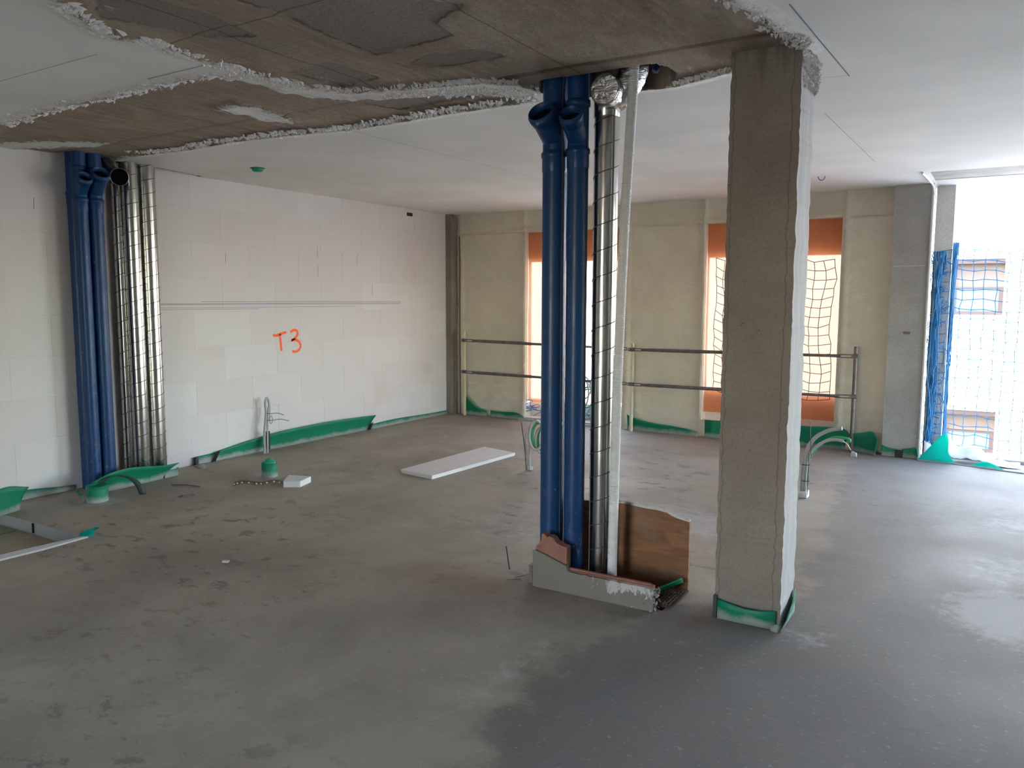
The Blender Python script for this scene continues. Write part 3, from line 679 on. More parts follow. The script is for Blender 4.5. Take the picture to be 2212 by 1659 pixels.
# left corner column
m, vs, fs, mi = rough_box((XL-.02, 8.78, -.05), (-6.37, 9.07, H+.005), 1, 60, .006, 40); m.add(vs, fs)
o = m.build('corner_column', M['col_front']); tag(o, 'narrow brown-grey concrete column edge in the far left corner between block wall and foam wall', 'column')
m = MB(); m.tube(smoothline([(-6.30, 8.885, 0), (-6.302, 8.88, .9), (-6.298, 8.88, 1.8), (-6.305, 8.885, 2.4)], 4), .006, 6); o = m.build('wall_cable', M['black']); tag(o, 'thin black cable running down the foam wall beside the far left corner', 'cable')

# ================================================================== CENTRE PIPES
def frame_from(d):
    d = Vector(d).normalized(); u = Vector((0, 0, 1)) if abs(d.z) < .9 else Vector((1, 0, 0))
    u = (u-d*u.dot(d)).normalized(); return d, u, d.cross(u)
def socket(m, p, d, r, L, th=.005, n=32):
    """a moulded socket with lip, open outwards along d"""
    p = Vector(p); d = Vector(d).normalized()
    prof = [(0, r), (.012, r+th), (L*.45, r+th), (L*.48, r+th*2.0), (L*.8, r+th*2.0), (L*.83, r+th), (L-.004, r+th), (L, r+th-.002), (L, r-.001), (L*.3, r-.002)]
    m.lathe(p, d, prof, n)
def blue_pipe(name, x, y, r, label, group, z_wye, bdir, z0=None, ztop=H+.5, zbot=-.3, blen=.2, jr=None, up_ring=True, bR=None):
    e = empty(name, (x, y, 0), label, 'pipe', group); n = 32; bR = bR or r
    m = MB(); m.tube([(x, y, zbot), (x, y, z_wye-.03)], r, n, cap=False); m.build('pipe_length', M['blue'], e)
    # socket collar at the top of the lower length
    m = MB(); zz = z_wye-.085
    prof = [(zz-.03, r), (zz-.02, r+.003), (zz+.045, r+.003), (zz+.05, r+.008), (zz+.072, r+.008), (zz+.076, r+.002), (zz+.085, r)]
    m.tube([(x, y, a) for a, _ in prof], [q for _, q in prof], n, cap=False); m.build('coupling', M['blue'], e)
    # wye branch fitting
    m = MB(); m.tube([(x, y, z_wye-.03), (x, y, ztop)], r*.995, n, cap=False)
    if blen < .01:
        m.build('wye_fitting', M['blue'], e); return e
    d = Vector(bdir).normalized(); p0 = Vector((x, y, z0 or z_wye+.03)); p1 = p0+d*blen
    m.tube([p0, p1], bR, n, cap=False); socket(m, p1, d, bR, .075)
    if up_ring:
        m.tube([(x, y, z_wye+.2), (x, y, z_wye+.205), (x, y, z_wye+.235), (x, y, z_wye+.24)], [r, r+.007, r+.007, r], n, cap=False)
    w_ = m.build('wye_fitting', M['blue'], e)
    m = MB(); m.lathe(p1, d, [(.03, bR*.995), (.03, .0001)], n, smooth=False); m.build('throat_shade_disc', M['mouth_shade'], w_)  # dark disc in place of the shade down the branch
    return e
g = 'blue drain stacks of the middle shaft'
blue_pipe('drain_pipe', -2.117, 3.87, .0655, 'thicker, left one of the two blue drain pipes rising from the middle shaft', None, 2.36, (0, -.80, .60), z0=2.42, blen=.125, bR=.066)
blue_pipe('drain_pipe', -1.978, 3.87, .0565, 'thinner, right one of the two blue drain pipes rising from the middle shaft', None, 2.37, (.15, -.78, .60), z0=2.40, blen=.115, bR=.052)
def thin_cable(name, pts, r, mat, label, cat):
    m = MB(); m.tube(smoothline(pts, 6), r, 8); o = m.build(name, mat); return tag(o, label, cat)
def spiral_duct(name, x, y, r, z0, z1, label, pitch=.135, lean=0, phase=0, tilt=.30):
    e = empty(name, (x, y, 0), label, 'duct')
    m = MB(); m.tube([(x, y, z0), (x, y, z1)], r, 40, cap=False); m.build('duct_tube', M['galv'], e)
    m = MB(); turns = (z1-z0)/pitch; n = int(turns*28); pts = []
    for i in range(n+1):
        a = phase+2*math.pi*i/28; pts.append((x+(r+.0006)*math.cos(a), y+(r+.0006)*math.sin(a), z0+pitch*i/28))
    m.tube(pts, .0026, 5, cap=True); m.build('spiral_seam', M['galv_seam'], e)
    return e
e = spiral_duct('ventilation_duct', -1.850, 3.95, .066, -.3, 2.55, 'shiny spiral metal ventilation duct between the blue drain pipes and the white corrugated hose')
m = MB(); # tee with a foil-taped mouth towards the camera side
m.tube([(-1.850, 3.95, 2.52), (-1.850, 3.95, 2.525), (-1.850, 3.95, 2.60)], [.068, .070, .070], 32, cap=False)
m.tube([(-1.80, 3.98, 2.63), (-1.797, 3.80, 2.628)], .078, 32, cap=False)
m.build('tee_fitting', M['galv'], e)
m = MB(); pts = smoothline([(-1.80, 3.92, 2.63), (-1.755, 3.92, 2.64), (-1.72, 3.93, 2.68), (-1.70, 3.95, 2.76), (-1.70, 3.96, 2.95)], 7)
m.tube(pts, [.074+.002*math.sin(i*2.0) for i in range(len(pts))], 28, cap=False); m.build('foil_elbow', M['foil'], e)
m = MB(); cp = [(0, 0)]
rings = [(.0, 0), (.03, .002), (.055, -.001), (.074, .003), (.080, .012), (.081, .05), (.079, .06)]
nseg = 26; vs = [(-1.797, 3.797, 2.628)]; fs = []
for ri, (rr, yy) in enumerate(rings[1:]):
    for k in range(nseg):
        a = 2*math.pi*k/nseg; jit = random.uniform(-.0025, .0025)
        vs.append((-1.797+(rr+jit)*math.cos(a), 3.797+yy+jit, 2.628+(rr+jit)*math.sin(a)))
for k in range(nseg): fs.append((0, 1+(k+1) % nseg, 1+k))
for ri in range(len(rings)-2):
    for k in range(nseg): fs.append((1+ri*nseg+k, 1+ri*nseg+(k+1) % nseg, 1+(ri+1)*nseg+(k+1) % nseg, 1+(ri+1)*nseg+k))
m.add(vs, fs); m.build('foil_cap', M['foil'], e)
# white corrugated hose, leaning
def corrugated(name, pts, r, mat, label, cat='hose', pitch=.009, n=16, amp=.0017):
    P = smoothline(pts, 8); L = [0]
    for a, b_ in zip(P, P[1:]): L.append(L[-1]+(b_-a).length)
    N = int(L[-1]/pitch*3); out = []; rs = []; j = 0
    for i in range(N+1):
        s_ = L[-1]*i/N
        while j < len(L)-2 and L[j+1] < s_: j += 1
        q = (s_-L[j])/max(1e-9, L[j+1]-L[j]); out.append(P[j].lerp(P[j+1], q)); rs.append(r+amp*(-1 if i % 3 == 0 else 1))
    m = MB(); m.tube(out, rs, n, cap=True); o = m.build(name, mat); return tag(o, label, cat)
HOSE = [(-1.655, 3.86, 3.1), (-1.664, 3.86, 2.72), (-1.684, 3.86, 2.29), (-1.699, 3.86, 1.984), (-1.718, 3.86, 1.36), (-1.727, 3.86, .99), (-1.737, 3.86, .10), (-1.739, 3.86, -.3)]
corrugated('corrugated_hose', HOSE, .0245, M['white_pl'], 'white corrugated plastic hose rising from the middle shaft to the ceiling')
thin_cable('clip_cable', [(-2.045, 3.83, -.1), (-2.043, 3.825, .8), (-2.046, 3.825, 1.6), (-2.040, 3.82, 2.1), (-2.045, 3.82, 2.5), (-2.04, 3.83, 2.9)], .005, M['blackrub'], 'thin dark cable squeezed between the two blue drain pipes of the middle shaft', 'cable')
# stub of pipe hanging in the ceiling hole
m = MB(); m.tube([(-1.575, 3.95, 2.98), (-1.575, 3.95, 2.735)], .012, 12); m.tube([(-1.575, 3.95, 2.74), (-1.585, 3.94, 2.715)], .016, 12)
o = m.build('hanging_pipe_end', M['blue']); tag(o, 'short blue pipe end hanging in the broken ceiling hole beside the corrugated hose', 'pipe')

# curb, brick, board, plate of the middle shaft
def slab_outline(name, prof, thick, mat, parent=None, origin=None, axis='y', at=0, bevel=0):
    """prof: list of (u,z) outline; extruded along y (or x)"""
    m = MB(); n = len(prof)
    if axis == 'y': vs = [(u, at, z) for u, z in prof] + [(u, at+thick, z) for u, z in prof]
    else: vs = [(at, u, z) for u, z in prof] + [(at+thick, u, z) for u, z in prof]
    fs = [tuple(range(n)), tuple(range(2*n-1, n-1, -1))] + [(i+n, (i+1) % n+n, (i+1) % n, i) for i in range(n)]
    m.add(vs, fs); return m.build(name, mat, parent, bevel=bevel, origin=origin)
e = empty('brick_curb', (-1.79, 3.72, 0), 'low mortared brick curb along the front of the middle shaft, plaster-smeared at its right end', 'curb')
prof = [(-2.135, -.01), (-1.432, -.01)]
top = [(-1.432, .105)] + [(x, .118+.006*noise.noise(Vector((x*30, 1, 0)))) for x in np.linspace(-1.44, -1.90, 22)] + [(-1.92, .125), (-1.93, .15), (-2.0, .17), (-2.06, .19), (-2.12, .205), (-2.135, .20)]
slab_outline('mortar_face', prof+top, .022, M['mortar'], e, at=3.690)
m = MB(); m.box((-1.925, 3.712, -.3), (-1.445, 3.75, .122)); o = m.build('brick', M['terracotta'], e, bevel=.003)
m = MB(); m.box((-1.925, 3.722, .1215), (-1.46, 3.739, .131)); m.build('brick_rib', M['terracotta'], e)
prof = [(-2.125, 0), (-1.935, 0), (-1.935, .245), (-1.97, .250), (-2.0, .262), (-2.02, .285), (-2.045, .292), (-2.055, .283), (-2.075, .30), (-2.09, .298), (-2.093, .26), (-2.112, .232), (-2.125, .225)]
slab_outline('broken_brick', prof, .05, M['terracotta'], e, at=3.708, bevel=.002)
prof = [(-2.13, -.01), (-1.99, -.01), (-1.98, .12), (-1.96, .13), (-2.02, .155), (-2.09, .195), (-2.13, .21)]
m = MB()
for k in range(60):
    x = -1.44-random.random()**2*.12; z = random.uniform(.0, .115); s_ = random.uniform(.006, .016); y = 3.688+random.uniform(-.002, .008)
    if random.random() < .4: x = -1.428+random.uniform(-.004, .006); y = random.uniform(3.69, 3.75)
    vv = [Vector((x, y, z))+Vector((random.uniform(-1, 1), random.uniform(-1, 1), random.uniform(-1, 1.2))).normalized()*s_ for _ in range(5)]
    m.add(vv, [(0, 1, 2), (0, 2, 3), (0, 3, 1), (4, 2, 1), (4, 3, 2), (4, 1, 3)])
o = m.build('plaster_drips', M['whitewash'], e); o['kind'] = 'stuff'
m = MB(); m.box((-2.185, 3.73, 0), (-2.165, 3.80, .10), rz=.1); o = m.build('spacer_strip', M['steel_dark']); tag(o, 'small dark grey strip standing against the left end of the brick curb', 'strip')
prof = [(-2.02, -.3), (-1.375, -.3), (-1.375, .392), (-1.44, .402), (-1.475, .412), (-1.50, .425), (-1.56, .432), (-1.62, .432), (-1.68, .436), (-1.76, .442), (-1.80, .438), (-1.84, .436), (-1.90, .437), (-1.95, .437), (-1.965, .425), (-2.02, .42)]
e = empty('plywood_board', (-1.7, 4.05, 0), 'brown plywood board standing at the back of the middle shaft with a chipped top edge', 'board')
slab_outline('panel', prof, .018, M['wood'], e, at=4.045)
m = MB(); 
tp_ = [(x, z) for x, z in prof[2:-1]]
m.tube([(x, 4.054, z+.002) for x, z in tp_], .0105, 6); m.build('mortar_rim', M['conc_pale'], e)
# perforated plate with green scrap
e = empty('perforated_plate', (-1.41, 3.9, 0), 'dark perforated rubber plate lying in the gap between the brick curb and the plywood board', 'plate')
m = MB(); m.box((-1.505, 3.76, .008), (-1.365, 4.035, .018)); m.build('plate', M['black'], e)
m = MB()
for i in range(8):
    for j in range(14):
        cx, cy = -1.495+i*.017, 3.775+j*.019
        m.tube([(cx, cy, .016), (cx, cy, .026)], .0055, 6)
o = m.build('studs', M['rust'], e); o['kind'] = 'stuff'
def sheet(name, rows, mat, label=None, cat=None, parent=None, th=.004, group=None):
    """rows: list of polylines of equal length"""
    n = len(rows[0]); m = MB(); vs = [p for r in rows for p in r]
    fs = [(i*n+j, i*n+j+1, (i+1)*n+j+1, (i+1)*n+j) for i in range(len(rows)-1) for j in range(n-1)]
    m.add(vs, fs, 0, True); o = m.build(name, mat, parent, solid=th)
    if label: tag(o, label, cat, group)
    return o
rows = []
for i in range(9):
    a = math.pi*(.05+.62*i/8)
    rows.append([(-1.50+.12*t_+.0*math.cos(a), 3.83+.12*t_+.035*math.cos(a)*(1), .02+.05*t_+.035*math.sin(a)) for t_ in np.linspace(0, 1, 8)])
sheet('green_tube_scrap', rows, M['green_cap'], 'curled green plastic scrap lying at the right end of the middle shaft', 'scrap')
# reinforcing stick
m = MB(); m.tube([(-2.385, 3.852, 0), (-2.407, 3.85, .135)], .0035, 6); o = m.build('steel_stick', M['black']); tag(o, 'thin black rod standing upright in the screed left of the brick curb', 'rod')
m = MB(); m.tube([(-2.28, 3.74, .003), (-2.22, 3.80, .018), (-2.17, 3.83, .03)], .002, 5); m.tube([(-2.30, 3.69, .003), (-2.23, 3.72, .012)], .002, 5); o = m.build('wire_offcuts', M['rust']); tag(o, 'bits of rusty wire lying on the screed left of the brick curb', 'wire')

# ================================================================== LEFT PIPES (against the block wall)
blue_pipe('drain_pipe', -6.395, 3.705, .053, 'rearmost blue drain pipe at the left wall, half hidden behind another', None, 2.42, (0, 0, 1), blen=.001, up_ring=False)
blue_pipe('drain_pipe', -6.275, 3.685, .051, 'front blue drain pipe at the left wall, with the smaller open branch', None, 2.36, (.73, -.15, .67), z0=2.39, blen=.10, bR=.050)
blue_pipe('drain_pipe', -6.275, 3.808, .056, 'right-hand blue drain pipe at the left wall, with the wider open branch', None, 2.36, (.72, -.15, .68), z0=2.41, blen=.135, bR=.062)
spiral_duct('ventilation_duct', -6.39, 4.075, .050, -.02, H+.5, 'narrow spiral metal duct at the left wall, mostly hidden behind the first wide duct', .13, phase=1)
spiral_duct('ventilation_duct', -6.30, 4.128, .066, -.02, H+.5, 'left of the two wide shiny spiral ducts standing at the left wall', .115, phase=2)
spiral_duct('ventilation_duct', -6.30, 4.282, .070, -.02, H+.5, 'right of the two wide shiny spiral ducts standing at the left wall', .115, phase=3)
e = empty('duct_stub', (-6.2, 3.98, 2.53), 'open-ended metal duct elbow with a black mouth near the ceiling at the left wall', 'duct')
m = MB(); pts = smoothline([(-6.36, 3.95, 2.95), (-6.34, 3.95, 2.72), (-6.28, 3.97, 2.60), (-6.215, 3.98, 2.555)], 6); m.tube(pts, .06, 28, cap=False)
m.lathe((-6.225, 3.985, 2.556), (.86, -.45, -.22), [(0, .062), (.01, .066), (.078, .067), (.082, .071), (.086, .071), (.086, .067), (.03, .065)]); m.build('elbow', M['galv'], e)
m = MB(); m.lathe((-6.225, 3.985, 2.556), (.86, -.45, -.22), [(.05, .066), (.05, .0001)], smooth=False); m.build('mouth', M['mouth_shade'], e)  # black disc stands for the shade inside the elbow

# ================================================================== FOAM STRIPS
def strip(name, path, label, mat='film', nv=5, th=.005, group=None, sag=.25, cat='foam strip'):
    """path: list of (x, y, height, leanx, leany); smooth ribbon standing on the floor"""
    P = smoothline([(a[0], a[1], a[2]) for a in path], 5); Q = smoothline([(a[3], a[4], 0) for a in path], 5)
    rows = []
    for k in range(nv+1):
        q = k/nv; rows.append([(p.x+l.x*q**2, p.y+l.y*q**2, -.01+(max(p.z, .005)+.01)*(q-.0*q*q)) for p, l in zip(P, Q)])
    return sheet(name, rows, M[mat], label, cat, None, th, group)
x = XL+.012
strip('foam_strip', [(x, 4.765, .075, 0, 0), (x, 4.95, .08, .0, 0), (x, 5.08, .10, .01, 0), (x, 5.6, .165, .04, 0), (x, 6.1, .19, .05, 0), (x, 6.7, .19, .05, 0), (x, 7.20, .17, .05, .07)], 'long green foam edge strip bulging from the block wall behind the green pipe stub')
strip('foam_strip', [(x, 7.24, .06, 0, 0), (x, 7.7, .07, 0, 0), (x, 8.3, .055, 0, 0), (x, 8.78, .05, 0, 0)], 'low green foam edge strip along the block wall running into the far left corner')
strip('foam_strip', [(x, 2.95, .07, 0, 0), (x, 3.2, .075, 0, 0), (x, 3.45, .05, 0, 0), (x, 3.62, .035, 0, 0)], 'low green foam edge strip along the block wall left of the blue drain pipes')
strip('foam_strip', [(-6.10, 2.86, .20, .02, -.02), (-6.13, 2.95, .20, .02, 0), (-6.16, 3.03, .17, .05, .05)], 'upright green foam flap cut off by the left edge of the photo above the recess', sag=0)
strip('foam_strip', [(-6.17, 3.62, .10, .02, -.03), (-6.15, 3.72, .155, .05, -.02), (-6.15, 3.86, .175, .07, 0), (-6.17, 4.04, .155, .08, 0), (-6.185, 4.18, .13, .07, .03), (-6.19, 4.24, .12, .04, .14)], 'curling green foam strip bent outwards in front of the shiny ducts at the left wall')
strip('foam_strip', [(-6.19, 4.26, .03, 0, 0), (-6.195, 4.30, .07, 0, 0), (-6.20, 4.36, .055, 0, 0), (-6.21, 4.41, .07, 0, 0)], 'small torn green foam strip end at the foot of the right-hand shiny duct')
y = YF-.035
strip('foam_strip', [(-6.20, y-.02, .17, 0, 0), (-6.17, y, .25, .0, -.05), (-6.10, y, .20, 0, -.05), (-6.0, y, .12, 0, -.03), (-5.86, y, .075, 0, 0)], 'green foam strip with a raised leaf-shaped end at the far left corner')
strip('foam_strip', [(-5.80, y, .085, 0, 0), (-5.6, y, .085, 0, -.02), (-5.42, y, .09, 0, -.02), (-5.33, y-.01, .065, 0, 0), (-5.25, y-.02, .02, 0, 0)], 'low dark green foam strip under the foam wall left of the first window')
strip('foam_strip', [(-3.82, y, .19, 0, -.03), (-3.7, y, .15, 0, -.04), (-3.5, y, .115, 0, -.04), (-3.25, y, .10, 0, -.04), (-3.05, y, .075, 0, -.02), (-2.95, y, .04, 0, 0)], 'green foam strip tapering to the right under the foam wall between the two windows')
strip('foam_strip', [(-2.87, y, .20, 0, 0), (-2.4, y, .21, 0, -.02), (-1.9, y, .22, 0, -.02), (-1.42, y, .235, 0, -.02), (-1.36, y-.03, .18, .05, -.02)], 'tall green foam strip below the second window, partly behind the concrete column')
strip('foam_strip', [(-1.31, y-.06, .19, 0, -.02), (-1.18, y-.07, .22, 0, -.03), (-1.09, y-.09, .235, 0, -.03), (-1.05, y-.16, .17, .02, -.02)], 'wide green foam flap between the guardrail post and the facade column')
strip('foam_strip', [(-1.0, 8.785, .11, 0, 0), (-.93, 8.783, .085, 0, 0), (-.86, 8.78, .08, 0, 0)], 'short green foam strip at the foot of the facade column, left of the black clip')
strip('foam_strip', [(-.81, 8.78, .085, 0, 0), (-.74, 8.78, .10, 0, 0), (-.685, 8.775, .105, 0, 0), (-.665, 8.70, .05, 0, 0)], 'short green foam strip at the foot of the facade column, right of the black clip')
m = MB(); m.box((-.875, 8.760, .0), (-.805, 8.775, .075)); o = m.build('joint_clip', M['black'], bevel=.004); tag(o, 'black joint clip between the two green strips at the foot of the facade column', 'clip')
# black joints on the left wall strips
for (yy, h_, lab, lean) in ((4.97, .105, 'black tape joint near the left end of the long green strip at the block wall', .07), (7.19, .085, 'black tape joint where the long green strip meets the low one at the block wall', .03)):
    m = MB(); m.add([(x+.012, yy-.03, 0), (x+.012, yy+.015, 0), (x+.02+lean*.3, yy+.05, h_), (x+.02+lean*.3, yy-.005, h_*.8)], [(0, 1, 2, 3)]); o = m.build('tape_joint', M['black'], solid=.004); tag(o, lab, 'tape')
m = MB(); m.box((XL+.02, 4.745, 0), (XL+.05, 4.775, .075)); o = m.build('strip_end', M['blackrub']); tag(o, 'dark end piece at the left end of the long green strip at the block wall', 'clip')
m = MB()
for k in range(14): 
    c_ = (XL+.10+random.uniform(-.07, .09), 4.74+random.uniform(-.04, .05), .006); m.poly([(c_[0]+.022*math.cos(a)*random.uniform(.6, 1.2), c_[1]+.022*math.sin(a)*random.uniform(.6, 1.2)) for a in np.linspace(0, 6.28, 7)[:-1]], 0, random.uniform(.006, .018))
o = m.build('mortar_rubble', M['conc_grey']); tag(o, 'small heap of grey mortar rubble at the foot of the block wall right of the shiny ducts', 'rubble', kind='stuff')
# centre column strips
e = empty('column_foam_strip', (-1.0, 3.77, 0), 'green foam strip wrapped round the foot of the free-standing concrete column', 'foam strip')
sheet('front_strip', [[(a, 3.79-b_*.12*q, -.005+h*q) for a, b_, h in ((-1.135, 0, .105), (-1.08, .1, .097), (-1.0, .22, .090), (-.92, .2, .093), (-.852, .1, .102))] for q in (0, .33, .66, 1)], M['film'], parent=e)
sheet('side_strip', [[(-.827+.03*q*(1-abs(t_)), yy, -.005+h*q) for t_, yy, h in ((0, 3.775, .075), (.2, 3.86, .09), (.5, 3.96, .10), (.9, 4.04, .125), (1, 4.075, .135))] for q in (0, .33, .66, 1)], M['film'], parent=e)
sheet('corner_tongue', [[(-.87+.0*q, 3.772, .03*q), (-.845, 3.765, .04*q), (-.825, 3.79, .045*q)] for q in (0, .5, 1)], M['film'], parent=e)
m = MB(); m.box((-1.156, 3.785, 0), (-1.138, 3.84, .115)); m.build('dark_gap_filler', M['blackrub'], e)
# screed bump dripping over the strip
m = MB(); vs = []; fs = []
# turquoise strip at the door opening
P = [(-.66, 8.72, .012, .0, 0), (-.60, 8.705, .09, -.0, .02), (-.54, 8.70, .17, 0, .04), (-.49, 8.69, .235, .0, .05), (-.455, 8.685, .285, .02, .05), (-.435, 8.68, .22, .03, .03), (-.40, 8.672, .11, 0, .02), (-.35, 8.665, .03, 0, 0), (-.30, 8.655, .008, 0, 0), (-.20, 8.63, .02, 0, .02), (-.12, 8.61, .055, 0, .03), (-.07, 8.60, .06, 0, .03), (-.01, 8.585, .045, 0, .02), (.05, 8.57, .02, 0, 0), (.12, 8.55, .008, 0, 0), (.4, 8.50, .008, 0, 0), (1.2, 8.50, .01, 0, 0)]
strip('turquoise_foam_strip', P, 'bright turquoise foam strip with a tall sail-shaped flap along the open bay threshold', 'film_clean')
m = MB(); m.tube([(-.66, 8.705, .002), (-.3, 8.65, .004), (.05, 8.56, .004), (.4, 8.49, .004), (1.4, 8.49, .004)], .009, 8); o = m.build('threshold_bead', M['film']); tag(o, 'thin green bead of foam strip sunk in the screed along the open bay threshold', 'foam strip')
# recess foam strip and flap
m = MB(); m.poly([(-5.075, 2.885), (-5.055, 2.90), (-5.03, 2.60), (-5.045, 2.30), (-5.06, 1.95), (-5.14, 1.95), (-5.13, 2.5), (-5.10, 2.75)], -.02, .012); o = m.build('edge_board', M['polystyrene']); tag(o, 'white foam edge board along the near edge of the floor recess at the left', 'board')
rows = [[(-5.10+.03*k, 2.86+.05*q+.015*k, .0+.035*math.sin(.4+q*2.0)+.012*k*(q > .3)) for q in np.linspace(0, 1, 7)] for k in range(4)]
sheet('green_film_scrap', rows, M['film_clean'], 'green foam scrap curling up at the pointed corner of the floor recess', 'scrap', th=.004)
m = MB(); m.box((-5.72, 2.885, -.07), (-5.71, 2.896, .0)); o = m.build('marker_nail', M['black']); tag(o, 'small black upright mark on the far cut edge of the floor recess', 'nail')

# ================================================================== FLOOR BITS
def stub(name, x, y, r, h, label, inner, tilt=0):
    e = empty(name, (x, y, 0), label, 'pipe stub')
    m = MB(); pts = [(x, y, -.02), (x, y, h)]
    m.lathe((x, y, 0), (0, 0, 1), [(-.02, r), (h*.5, r), (h, r*1.01), (h, r*.94), (h*.3, r*.94), (h*.3, .0001)], 28)
    m.build('sleeve', M['film'], e)
    if inner:
        m = MB(); m.lathe((x, y, 0), (0, 0, 1), [(h*.4, r*.84), (h*1.02, r*.86), (h*1.09, r*.82), (h*1.12, r*.66), (h*1.13, r*.50), (h*1.24, r*.48), (h*1.27, r*.40), (h*1.27, r*.22), (h*1.2, r*.18), (h*1.2, .0001)], 28); m.build('stopper', M['green_cap'], e)
    return e
stub('pipe_stub', -5.475, 4.80, .068, .125, 'green wrapped pipe stub with stopper standing in the screed between wall cable and white block', True)
e = stub('pipe_stub', -5.925, 3.49, .078, .125, 'green wrapped pipe stub in the screed in front of the left wall drain pipes', False)
m = MB(); m.lathe((-5.925, 3.49, 0), (0, 0, 1), [(.03, .066), (.118, .068), (.118, .062), (.03, .06)], 24); m.build('sleeve_inner', M['film'], e)
sheet('torn_wrap', [[(-6.0, 3.425, 0), (-5.985, 3.41, 0), (-5.965, 3.42, 0)], [(-6.025, 3.40, .09), (-6.02, 3.385, .085), (-5.985, 3.40, .07)]], M['film'], parent=e)
# arched rubber strip
pts = smoothline([(-6.0, 3.56, .12), (-5.98, 3.60, .155), (-5.95, 3.68, .165), (-5.90, 3.76, .135), (-5.86, 3.80, .07), (-5.84, 3.815, .0)], 5)
sheet('rubber_strap', [[tuple(p+Vector((.0, -.03, 0))) for p in pts], [tuple(p+Vector((.028, .012, 0))) for p in pts]], M['blackrub'], 'black rubber strap arching over the green stub at the foot of the blue drain pipes', 'strap', th=.006)
m = MB(); m.poly([(-5.052, 4.571), (-4.935, 4.65), (-4.995, 4.83), (-5.20, 4.77)], 0, .052); o = m.build('plaster_block', M['polystyrene'], bevel=.002); tag(o, 'small white foam block lying on the screed right of the green pipe stub', 'block')
e = empty('plasterboard_plank', (-4.37, 6.15, 0), 'long white plasterboard plank lying flat on the screed in the middle of the room', 'board')
m = MB(); m.poly([(-4.583, 5.523), (-4.184, 5.467), (-4.119, 6.757), (-4.563, 6.86)], .012, .034); m.build('panel', M['board'], e, bevel=.003)
m = MB(); m.poly([(-4.577, 5.53), (-4.19, 5.475), (-4.125, 6.75), (-4.57, 6.85)], .0, .0125); m.build('foam_backing', M['polystyrene'], e)
# perforated metal strap
e = empty('perforated_strap', (-5.3, 4.43, 0), 'bent perforated metal strap lying on the screed left of the small white block', 'strap')
pts = smoothline([(-5.42, 4.36, .004), (-5.38, 4.37, .02), (-5.32, 4.40, .03), (-5.24, 4.45, .018), (-5.20, 4.49, .018), (-5.14, 4.55, .03), (-5.08, 4.58, .02)], 6)
sheet('band', [[tuple(p) for p in pts], [tuple(p+Vector((-.008, .016, .026))) for p in pts]], M['rust'], parent=e, th=.0015)
m = MB()
for p in pts[2::4]:
    c_ = p+Vector((-.004, .008, .013)); m.tube([c_+Vector((.0015, -.003, 0)), c_+Vector((.0022, -.0045, 0))], .0075, 10)
o = m.build('hole_row', M['white_pl'], e); o['kind'] = 'stuff'
m = MB(); m.tube([(-5.905, 4.125, .004), (-5.78, 4.17, .010), (-5.655, 4.21, .004)], .0045, 6); o = m.build('steel_offcut', M['rust']); tag(o, 'thin rusty rod lying on the screed right of the shiny ducts', 'rod')
sheet('dark_scrap', [[(-5.51, 3.90, .002), (-5.48, 3.92, .012), (-5.44, 3.96, .018), (-5.41, 3.98, .008)], [(-5.50, 3.93, .002), (-5.49, 3.945, .010), (-5.45, 3.98, .014), (-5.42, 4.0, .006)]], simple('blue_black_scrap', s2l(52, 56, 82), .6), 'small curled blue-black scrap on the screed below the rusty rod', 'scrap', th=.002)
m = MB(); m.box((-3.905, 3.045, 0), (-3.868, 3.065, .012), rz=.4); o = m.build('mortar_chip', M['conc_pale']); tag(o, 'tiny pale chip alone on the screed in the left foreground', 'chip')
for k, (a, b_) in enumerate(((-1.20, 8.42), (-1.175, 8.38))):
    pass
m = MB()
vv = [Vector((-1.225, 8.56, .025))+Vector(q)*.035 for q in ((-1, -.6, -.7), (.9, -.7, -.7), (.7, .8, -.7), (-.8, .7, -.7), (-.6, -.5, .9), (.5, -.6, .6), (.8, .5, .3), (-.5, .6, .8))]
m.add(vv, [(3, 2, 1, 0), (4, 5, 6, 7), (0, 1, 5, 4), (1, 2, 6, 5), (2, 3, 7, 6), (3, 0, 4, 7)]); o = m.build('mortar_lump', M['conc_pale'], bevel=.004); tag(o, 'pale lump of mortar in front of the green flap right of the guardrail post', 'lump')

# ================================================================== CONDUITS AND COILS
e = empty('wall_conduit', (XL+.09, 5.53, 0), 'grey cable loop tied with wires, standing in front of the long green strip', 'conduit')
cx = XL+.12
m = MB(); m.tube(smoothline([(cx, 5.505, -.02), (cx, 5.505, .18), (cx, 5.525, .32), (cx, 5.535, .42), (cx, 5.53, .52), (cx, 5.553, .563), (cx, 5.575, .52), (cx, 5.58, .42), (cx, 5.555, .33)], 6), .0125, 10); m.build('cable', M['grey_cond'], e)
m = MB(); m.tube(smoothline([(cx+.02, 5.525, -.02), (cx+.02, 5.528, .15), (cx+.01, 5.545, .30), (cx, 5.56, .40), (cx, 5.57, .47)], 6), .009, 8); m.build('cable', M['grey_cond'], e)
for z_, L_ in ((.405, .20), (.335, .27)):
    m = MB(); m.tube(smoothline([(cx, 5.545, z_), (cx+.02, 5.58, z_-.005), (cx+.02, 5.55+L_*.6, z_-.01), (cx+.02, 5.55+L_, z_-.04)], 5), .0035, 6)
    m.tube([(cx+.02*math.cos(a), 5.55+.024*math.sin(a), z_) for a in np.linspace(0, 2*math.pi, 13)[:-1]], .003, 5, close=True); m.build('tie_wire', M['steel_dark'], e)
m = MB(); m.tube([(cx+.015+.0*math.cos(a), 5.585+.018*math.sin(a), .335+.04*math.cos(a)) for a in np.linspace(0, 2*math.pi, 15)[:-1]], .003, 5, close=True); m.build('wire_loop', M['steel_dark'], e)
m = MB(); m.box((cx-.01, 5.535, .03), (cx+.005, 5.575, .22)); m.build('joint_cover', M['black'], e)
